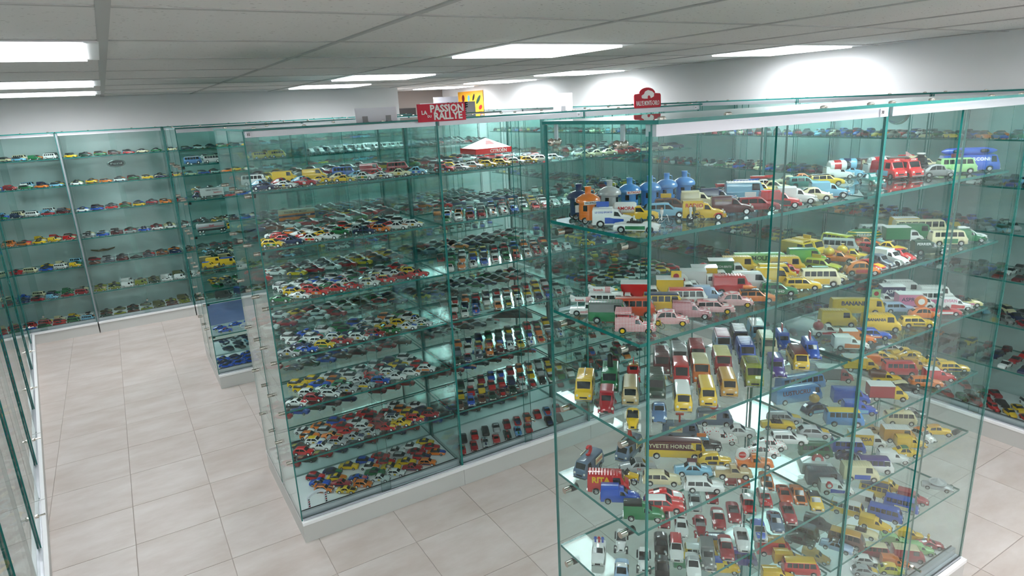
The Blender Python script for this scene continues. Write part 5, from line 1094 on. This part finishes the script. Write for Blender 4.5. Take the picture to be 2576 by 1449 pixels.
for f in FILL:
    if id(f) in chosen:
        t = T[f['ty']]; how = rnd.choice(['band', 'hood', 'stripe', 'roof', None]); rally = f['cid'] in ('C0', 'C1') and t['cat'] == 'car'
        c2 = f['c2'] if rally and how and f['c2'] != f['c1'] else f['c1']
        d = cn(f['c1'])+(' and '+cn(c2) if c2 != f['c1'] else '')+' '+t['word']
        lab = '%s, %s, %s, %s, %s along' % (d, CNAME[f['cid']], ('%s shelf' % ORD[f['sh']]) if f['sh'] < 6 else 'floor', ROW[f['r']], ORD[f['k']])
        vehicle(f['ty'], (f['x'], f['y'], f['z']), f['hd'], f['c1'], c2, '-', '-', lab, 'model cars in rows', hubs=False, how=how, num=rnd.randint(1, 40) if rally and rnd.random() < .7 else None)
    else: crowd.append(f)
# the rest of the cars: simple shapes, one object
def template(tn):
    t = T[tn]; vs = []; fs = []; roles = []; st = t['st']
    for x, b, tp, w, wt in st: zb = min(t['base'], b-.05); vs += [(x, -w, zb), (x, -w*.97, b), (x, -wt, tp), (x, wt, tp), (x, w*.97, b), (x, w, zb)]
    van = t['cat'] != 'car'
    for i in range(len(st)-1):
        xm = (st[i, 0]+st[i+1, 0])/2; cab = sec(t, xm)[1]-sec(t, xm)[0] > .2
        win = any(q[0]-.1 < xm < q[1]+.1 for q in t['sides']) and cab; tw = (t['ws'] and t['ws'][0]-.05 < xm < t['ws'][1]+.05) or (t['rw'] and t['rw'][0]-.05 < xm < t['rw'][1]+.05)
        for k in range(5):
            fs.append((i*6+k, i*6+6+k, i*6+7+k, i*6+1+k)); roles.append(1 if (k in (1, 3) and win and not (van and tn != 'vwbus' and st[i+1, 0]-st[i, 0] > 1)) or (k == 2 and tw) else 3 if k == 2 and st[i, 0] > .7 else 0)
    n = len(st)*6; fs += [(0, 1, 2, 3), (0, 3, 4, 5), (n-4, n-5, n-6, n-1), (n-4, n-1, n-2, n-3)]; roles += [0]*4
    for xw in t['wheels']:
        for s in (-1, 1):
            o = len(vs); tr = (t['track'] or sec(t, xw)[2]-.06); m = 7
            for yy in (tr-.09, tr+.1):
                for k in range(m): a = 2*PI*k/m; vs.append((xw+t['r']*math.cos(a), s*yy, t['r']+t['r']*math.sin(a)))
            for k in range(m): fs.append((o+k, o+(k+1) % m, o+m+(k+1) % m, o+m+k)); roles.append(2)
            c = len(vs); vs.append((xw, s*(tr+.11), t['r'])); 
            for k in range(m): fs.append((o+m+k, o+m+(k+1) % m, c, c)); roles.append(2)
            o = len(vs); q = t['r']*.58
            for k in range(4): a = PI/2*k+.6; vs.append((xw+q*math.cos(a), s*(tr+.118), t['r']+q*math.sin(a)))
            fs.append((o, o+1, o+2, o+3)); roles.append(4)
    return np.array(vs), fs, np.array(roles)
def crowd_mesh(name, items):
    TP = {k: template(k) for k in set(f['ty'] for f in items)}
    V = []; LV = []; LS = []; CO = []; off = 0
    for f in items:
        vs, fs, ro = TP[f['ty']]; a = math.radians(f['hd']); ca, sa = math.cos(a)*K, math.sin(a)*K
        V.append(np.c_[vs[:, 0]*ca-vs[:, 1]*sa+f['x'], vs[:, 0]*sa+vs[:, 1]*ca+f['y'], vs[:, 2]*K+f['z']])
        c1 = PAL[f['c1']]; c3 = PAL[f['c2']] if f['cid'][0] in 'CD' and rnd.random() < .35 else c1
        tab = [c1, (.012, .016, .018), (.01, .01, .01), c3, (.4, .4, .4)]
        for q, r in zip(fs, ro):
            q = q[:3] if len(q) == 4 and q[3] == q[2] else q
            LV += [off+i for i in q]; LS.append(len(q)); CO.append((*tab[r], 1))
        off += len(vs)
    V = np.concatenate(V); me = bpy.data.meshes.new(name); me.vertices.add(len(V)); me.vertices.foreach_set('co', V.ravel()); me.loops.add(len(LV)); me.loops.foreach_set('vertex_index', LV)
    LS = np.array(LS); me.polygons.add(len(LS)); me.polygons.foreach_set('loop_start', np.r_[0, np.cumsum(LS)[:-1]]); me.update(calc_edges=True)
    at = me.attributes.new('paint', 'FLOAT_COLOR', 'FACE'); at.data.foreach_set('color', np.array(CO, np.float32).ravel()); me.materials.append(MAT['crowd']); me.validate(); return me
co = mk('massed_model_cars', crowd_mesh('massed_model_cars', crowd)); co['kind'] = 'stuff'; tag(co, 'thousands of small model cars crowding the deeper rows of all the glass cases', 'model cars')
print('HEROES', len(ents), 'CARS', ncar, 'FILL', len(FILL), 'CHOSEN', len(chosen), 'OBJ', len(bpy.data.objects))
# ---------------------------------------------------------------- middle island: trucks in the end bay
def lorry(label, loc, heading, cabc, kind):
    o = thing('model_articulated_lorry', label, 'truck', loc, math.radians(heading), 'lorries in the middle island', K); t = T['cab']
    cab = mk('cab', pmesh(('cab', 'paint', 'body'), lambda b: loft(t, b), ['paint']), o, (2.6, 0, .1), color=PAL[cabc])
    mk('windscreen', pmesh(('cab', 'windscreen'), lambda b: top_patch(t, b, *t['ws'], wf=.98), ['window']), cab)
    for s in (-1, 1): mk('side_window', pmesh(('cab', s, 'sw'), lambda b: side_patch(t, b, t['sides'][0], s), ['window']), cab)
    mk('chassis', pmesh(('lorry', 'chassis'), lambda b: b.box(-4.6, 5.0, -.4, .4, .45, .68), ['dark'], 0), o)
    if kind == 'box':
        tr = mk('trailer', pmesh(('lorry', 'box'), lambda b: b.box(-4.8, 2.9, -.95, .95, .68, 2.75), ['paint'], 0), o, color=PAL['white'])
        for s, r in ((-1, 0), (1, PI)):
            lettering('GREAT FOOD !', tr, (.3*-s, s*.97, 2.2), (PI/2, 0, r), 3.4, .55, PAL['black']); lettering("Sambo's", tr, (-1.6*s, s*.97, 1.5), (PI/2, 0, r), 2.2, .8, PAL['red'])
    else:
        tr = mk('tank', pmesh(('lorry', 'tank'), lambda b: b.lathe([(.6, -4.8), (.9, -4.6), (.95, -4.3), (.95, 2.4), (.8, 2.7)], 20, 0, 'x', (0, 0, 1.75)), ['paint']), o, color=PAL['silver'])
        mk('tank_band', pmesh(('lorry', 'band'), lambda b: (b.box(-4.2, 2.3, -.965, -.94, 1.5, 1.62), b.box(-4.2, 2.3, .94, .965, 1.5, 1.62)), ['paint'], 0), tr, color=PAL['red']); mk('tank_top', pmesh(('lorry', 'tt'), lambda b: b.box(-4.2, 2.2, -.4, .4, 2.6, 2.78), ['paint'], 0), tr, color=PAL['darkgreen'])
        lettering('Shell', tr, (-.8, -.98, 1.95), (PI/2, 0, 0), 2, .5, PAL['red'])
    ty, hb = wheel_meshes(.42, 'chrome')
    for xw in (-4.0, -3.1, 1.7, 2.5, 4.35):
        for s in (-1, 1): mk('hub', hb, mk('wheel', ty, o, (xw, s*.78, .42)))
lorry('white box lorry with a slogan on its trailer, in the middle island', (.70, 6.22, SHELF[1]), 178, 'navy', 'box')
lorry('silver fuel tanker lorry with yellow cab, in the middle island', (.68, 6.22, SHELF[2]), -4, 'yellow', 'tank')
def one(tn, x, y, sh, hd, c1, c2, lab, acc='-'): vehicle(tn, (x, y, SZ[sh]), hd, c1, c2, '-', acc, lab, 'vehicles at the end of the middle island')
one('vwbus', .60, 6.22, 1, -8, 'skyblue', 'white', 'sky blue camper van at the end of the middle island, top shelf')
one('vwbus', .752, 6.22, 1, -8, 'white', 'green', 'white and green camper van, middle island top shelf')
one('vwbus', .904, 6.22, 1, -8, 'brown', 'orange', 'brown camper van with orange roof, middle island top shelf')
for i, (x, y, tn) in enumerate([(.59, 6.17, 'fourg'), (.742, 6.17, 'hvan'), (.896, 6.17, 'cv2'), (.64, 6.275, 'hvan')]): one(tn, x, y, 4, -20, 'yellow', 'blue' if i < 2 else 'yellow', 'yellow service %s, %s of four by the middle island end panel' % (T[tn]['word'], ORD[i]))
for i, x in enumerate((.60, .757, .914)): one('mvan', x, 6.40, 4, -10, 'khaki', 'tan', 'khaki lorry van behind the yellow vans, %s from end panel' % ORD[i])
one('hvan', .66, 6.2, 5, -15, 'black', 'black', 'black van on the fifth shelf at the middle island end'); one('hvan', .81, 6.22, 5, -60, 'navy', 'blue', 'navy van with ladder rack, fifth shelf at the middle island end', 'rack')
for i, (x, y) in enumerate([(.59, 6.28), (.727, 6.30), (.864, 6.32), (.62, 6.17)]): one('coupe', x, y, 6, -15, 'blue', 'crimson' if i == 3 else 'blue', ['blue sports coupe nearest the middle island end panel, sixth shelf', 'blue sports coupe in the middle of three, sixth shelf of middle island', 'blue sports coupe behind the oval sign, sixth shelf of middle island', 'blue sports coupe with crimson trim in front of three blue coupes'][i])
b = MB(); b.box(0, .42, -.004, .004, 0, .2); p_ = tag(mk('backdrop_card', b.mesh('backdrop', [MAT['print']]), None, (.52, 6.45, SHELF[5]), color=rgb(150, 165, 215)), 'blue printed backdrop card behind the blue coupes', 'card')
b = MB(); b.lathe([(.001, -.003), (.055, -.003), (.055, .003), (.001, .003)], 24, 0, 'y'); ov = tag(mk('oval_sign', b.mesh('oval', [MAT['print']]), None, (.80, 6.15, SHELF[5]+.03), scale=(1.1, 1, .55), color=rgb(225, 228, 235)), 'small white oval sign with blue lettering before the blue coupes', 'sign')
lettering('ALPINE', ov, (0, -.006, 0), (PI/2, 0, 0), .09, .05, PAL['blue'])
# ---------------------------------------------------------------- central island: tent, arch, wedge, long trailer
tn_ = thing('event_tent', 'red and white pyramid tent standing over cars on the top shelf', 'tent', (2.02, 3.66, SHELF[0]))
b = MB(); b.add([(-.125, -.1, .105), (.125, -.1, .105), (.125, .1, .105), (-.125, .1, .105), (0, 0, .165)], [(0, 1, 4), (1, 2, 4), (2, 3, 4), (3, 0, 4), (3, 2, 1, 0)]); cv = mk('canopy_roof', b.mesh('tent_roof', [MAT['print']]), tn_, color=PAL['white'])
for q in ((-.127, .127, -.103, -.098), (-.127, .127, .098, .103)): b = MB(); b.box(*q, .075, .107); mk('valance', b.mesh('valance', [MAT['print']]), tn_, color=PAL['red'])
for q in ((-.128, -.123, -.1, .1), (.123, .128, -.1, .1)): b = MB(); b.box(*q, .075, .107); mk('valance', b.mesh('valance', [MAT['print']]), tn_, color=PAL['red'])
for x in (-.12, .12):
    for y in (-.095, .095): b = MB(); b.tube([(x, y, 0), (x, y, .1)], .0025); mk('tent_pole', b.mesh('tent_pole', [MAT['alu']]), tn_)
lettering('CITROËN', tn_, (.03, -.1045, .09), (PI/2, 0, 0), .13, .02, PAL['white'])
ca = mk('emblem_panel', (lambda b: (b.add([(-.035, -.062, .128), (.035, -.062, .128), (.012, -.025, .15), (-.012, -.025, .15)], [(0, 1, 2, 3)]), b.mesh('emblem', [MAT['print']]))[1])(MB()), tn_, color=PAL['red'])
ar = thing('finish_arch', 'small white checkered finish arch on the case floor by the glass', 'arch', (.675, 3.475, BOT), math.radians(12))
b = MB(); b.box(-.058, -.046, -.006, .006, 0, .075); b.box(.046, .058, -.006, .006, 0, .075); mk('post', b.mesh('arch_posts', [MAT['card']]), ar)
b = MB(); b.prism([(.058*math.cos(a)*1.0, .07+.03*math.sin(a)) for a in np.linspace(0, PI, 12)]+[(.044*math.cos(a), .068+.018*math.sin(a)) for a in np.linspace(PI, 0, 12)], -.008, .008); mk('arch_beam', b.mesh('arch_beam', [MAT['card']]), ar)
for s in (-1, 1):
    for i in range(5): b = MB(); b.box(s*.052-.004, s*.052+.004, -.0075, -.006, .006+.014*i, .014+.014*i); mk('sponsor_patch', b.mesh('patch', [MAT['print']]), ar, color=PAL['crimson' if i % 2 else 'black'])
b = MB(); b.add([(-.19, -.05, 0), (.19, -.05, 0), (.16, .1, 0), (-.16, .1, 0), (-.03, 0, .07), (.03, 0, .07), (.03, .08, .06), (-.03, .08, .06)], [(0, 1, 5, 4), (1, 2, 6, 5), (2, 3, 7, 6), (3, 0, 4, 7), (4, 5, 6, 7), (3, 2, 1, 0)])
tag(mk('wedge_model', b.mesh('wedge', [MAT['dark']]), None, (2.4, 4.085, SHELF[4]), (0, 0, -.68), (.86, .86, .86)), 'large dark wedge-shaped model in the rear central middle bay', 'model')
o = thing('model_race_transporter', 'orange and blue race transporter trailer at the rear of second shelf', 'truck', (.95, 4.25, SHELF[1]), math.radians(-8), None, K)
mk('trailer', pmesh(('gulf', 'trailer'), lambda b: b.box(-3.6, 3.6, -.95, .95, .6, 2.6), ['paint'], 0), o, color=PAL['orange'])
mk('stripe', pmesh(('gulf', 'stripe'), lambda b: b.box(-3.62, 3.62, -.97, .97, 1.2, 1.6), ['paint'], 0), o, color=PAL['navy']); mk('upper_panel', pmesh(('gulf', 'up'), lambda b: b.box(-3.62, 3.62, -.965, .965, 1.9, 2.62), ['paint'], 0), o, color=PAL['tan'])
ty, hb = wheel_meshes(.42, 'chrome')
for xw in (-2.8, -1.9, 2.4):
    for s in (-1, 1): mk('hub', hb, mk('wheel', ty, o, (xw, s*.78, .42)))
lettering('Gulf', o, (2.2, -.99, 1.42), (PI/2, 0, 0), 1.6, .4, PAL['white']); lettering('Heckle The Mover', o, (-.2, -.98, 2.25), (PI/2, 0, 0), 4.5, .5, PAL['maroon'])
# ---------------------------------------------------------------- signs on top of the cases
def plate(name, poly, th, loc, rot, col, label, cat, mat='print'):
    b = MB(); b.prism(poly, -th/2, th/2); return tag(mk(name, b.mesh(name, [MAT[mat]]), None, loc, rot, color=col), label, cat)
rs = plate('shop_sign', [(-.146, 0), (.146, 0), (.146, .094), (-.146, .094)], .005, (1.598, 3.3675, 2.262), (-.05, 0, math.radians(1.5)), rgb(205, 22, 55), 'red sign with white block lettering on top of the central island', 'sign')
for s, x, z, w, h in (('PASSION', .032, .066, .205, .04), ('RALLYE', .035, .026, .175, .04), ('LA', -.108, .048, .04, .02), ('DU', -.078, .028, .024, .014)): lettering(s, rs, (x, -.0035, z), (PI/2, 0, 0), w, h*1.02, PAL['white'])
pts = [(-.108, .0), (.112, 0), (.118, .01), (.118, .078), (.112, .088), (.062, .092)]+[(.07*math.cos(a), .088+.04*math.sin(a)) for a in np.linspace(.15, PI-.15, 12)]+[(-.062, .092), (-.108, .088), (-.114, .078), (-.114, .01)]
mc = plate('rally_plaque', pts, .006, (3.09, 3.367, 2.27), (-.04, 0, 0), rgb(185, 22, 45), 'red arched rally plaque with white car drawing on the central island', 'plaque')
lettering('RALLYE MONTE-CARLO', mc, (.002, -.005, .028), (PI/2, 0, 0), .2, .05, PAL['white']).scale.y *= 2.2
b = MB(); b.prism([(-.05, .062), (-.052, .078), (-.03, .088), (-.02, .104), (.005, .112), (.04, .104), (.058, .09), (.055, .07), (.03, .06), (.02, .072), (.005, .072), (0, .058), (-.03, .058)], -.0042, -.0034); mk('car_drawing', b.mesh('car_drawing', [MAT['print']]), mc, color=PAL['white'])
b = MB(); b.lathe([(.012, -.0046), (.012, -.0035)], 14, 0, 'y', (.012, 0, .066)); mk('wheel_drawing', b.mesh('wheel_drawing', [MAT['print']]), mc, color=rgb(185, 22, 45))
def card(x, y, w, h, clips, label):
    t = thing('blank_card', label, 'card', (x, y, TOP)); b = MB(); b.box(-w/2, w/2, -.002, .002, 0, h); mk('card_sheet', b.mesh('card_sheet', [MAT['card']]), t, rot=(-.03, 0, 0))
    for cx in clips: b = MB(); b.box(cx-.014, cx+.014, -.006, -.002, 0, .03); b.box(cx-.014, cx+.014, -.02, -.002, 0, .002); mk('clip', b.mesh('clip', [MAT['clip']]), t)
card(1.256, 3.46, .23, .072, (-.065, .065), 'wide blank white card held by two clips on central island')
card(2.476, 3.46, .145, .108, (0,), 'square blank white card with one clip on central island')
card(2.967, 6.14, .27, .16, (-.1, .1), 'blank white card on top of the middle island')
ps = plate('police_sign', [(-.3, 0), (.3, 0), (.3, .105), (-.3, .105)], .005, (2.95, 6.061, TOP), (-.03, 0, 0), rgb(205, 203, 210), 'pale grey sign with black block lettering on the middle island', 'sign')
lettering('POLICE', ps, (.1, -.0035, .074), (PI/2, 0, 0), .36, .05, PAL['black']); lettering('GENDARMERIE', ps, (.0, -.0035, .026), (PI/2, 0, 0), .56, .042, PAL['black'])
# number tags on the rails
for cid, n in (('A', '30'), ('C0', '32'), ('C1', '33'), ('C2', '34'), ('K0', '1')):
    c = CASES[cid]; q = c['m'] @ Vector((.025 if cid == 'C0' else c['W']-.05, -.004, 2.252)); b = MB(); b.box(-.011, .011, -.0015, .0015, -.013, .013)
    tg = tag(mk('number_tag', b.mesh('number_tag', [MAT['card']]), None, q, (0, 0, c['rz'])), 'tiny white number tag on the top rail, %s' % CNAME.get(cid, 'near case'), 'tag'); lettering(n, tg, (0, -.002, 0), (PI/2, 0, 0), .014, .012, PAL['black'])
# knobs hanging inside the near case
for i, (x, y) in enumerate(((1.1433, 1.345), (1.1433, 1.645))):
    t = thing('hanging_catch', 'ball-ended metal catch clamped through the glass end of near case, %s one' % ('front' if i == 0 else 'rear'), 'catch', (x, y, 2.267)); b = MB(); b.box(.004, .009, -.007, .007, -.046, .001); mk('strap', b.mesh('strap', [MAT['alu']]), t)
    b = MB(); b.sphere((-.012, 0, -.05), .012); b.sphere((.012, 0, -.05), .012); b.lathe([(.009, -.01), (.009, .01)], 12, 0, 'x', (0, 0, -.05)); mk('ball', b.mesh('ball', [MAT['steel']], 60), t)
# badges on the walls, poster, black panel
def badge(name, label, loc, rz, w, h, txt, col):
    b = MB(); b.lathe([(.001, -.012), (.4, -.012), (.47, -.006), (.5, 0)], 28, 0, 'y', caps=False); o = tag(mk(name, b.mesh(name, [MAT['chrome']], 30), None, loc, (0, 0, rz), (w, .65, h)), label, 'badge')
    b = MB(); b.lathe([(.001, -.016), (.38, -.016), (.4, -.011)], 28, 0, 'y', caps=False); pl = mk('badge_face', b.mesh('badge_face', [MAT['print']]), o, color=col)
    if txt: lettering(txt, pl, (0, -.018, 0), (PI/2, 0, 0), .6, .4, PAL['white']); return o
badge('oval_badge', 'chrome oval car badge fixed behind the second back wall case', (.06, 9.249, 1.88), 0, .2, .09, 'Ford', rgb(30, 34, 40))
badge('round_badge', 'large round chrome badge behind the right wall case', (5.299, 2.95, 2.14), -PI/2, .2, .2, 'BENZ', rgb(120, 128, 130))
b = MB(); b.prism([(-.12, .02), (-.05, 0), (.05, 0), (.12, .02), (.13, .035), (.04, .02), (0, .03), (-.04, .02), (-.13, .035)], -.006, .006); tag(mk('winged_badge', b.mesh('winged_badge', [simple('bronze', rgb(120, 95, 60), .35, 1)]), None, (-.26, 9.244, .86)), 'bronze winged car badge low behind the back wall case', 'badge')
po = thing('poster', 'orange and yellow printed poster on the right wall past the cases', 'poster', (5.29, 10.02, 2.2)); b = MB(); b.box(-.003, .003, -.44, .44, 0, .38); mk('poster_sheet', b.mesh('poster_sheet', [MAT['poster']]), po)
for i, (y, z, w, h, c) in enumerate([(.25, .27, .1, .12, 'maroon'), (.05, .27, .08, .1, 'skyblue'), (-.12, .28, .06, .13, 'black'), (-.28, .24, .07, .2, 'darkgreen'), (-.34, .12, .07, .12, 'red'), (0, .06, .2, .05, 'orangered')]):
    b = MB(); b.sphere((-.003, 0, 0), .5, .004, 1, 1, 10, 8); mk('printed_shape', b.mesh('shape', [MAT['print']]), po, (-.002, y, z), (.3*i, 0, 0), (1, w, h), PAL[c])
b = MB(); b.box(0, .4, -.03, .0, 1.2, 2.36); tag(mk('black_board', b.mesh('black_board', [MAT['blackpanel']]), None, (4.35, 11.1, 0)), 'black board standing against the grey wall of the passage', 'board')
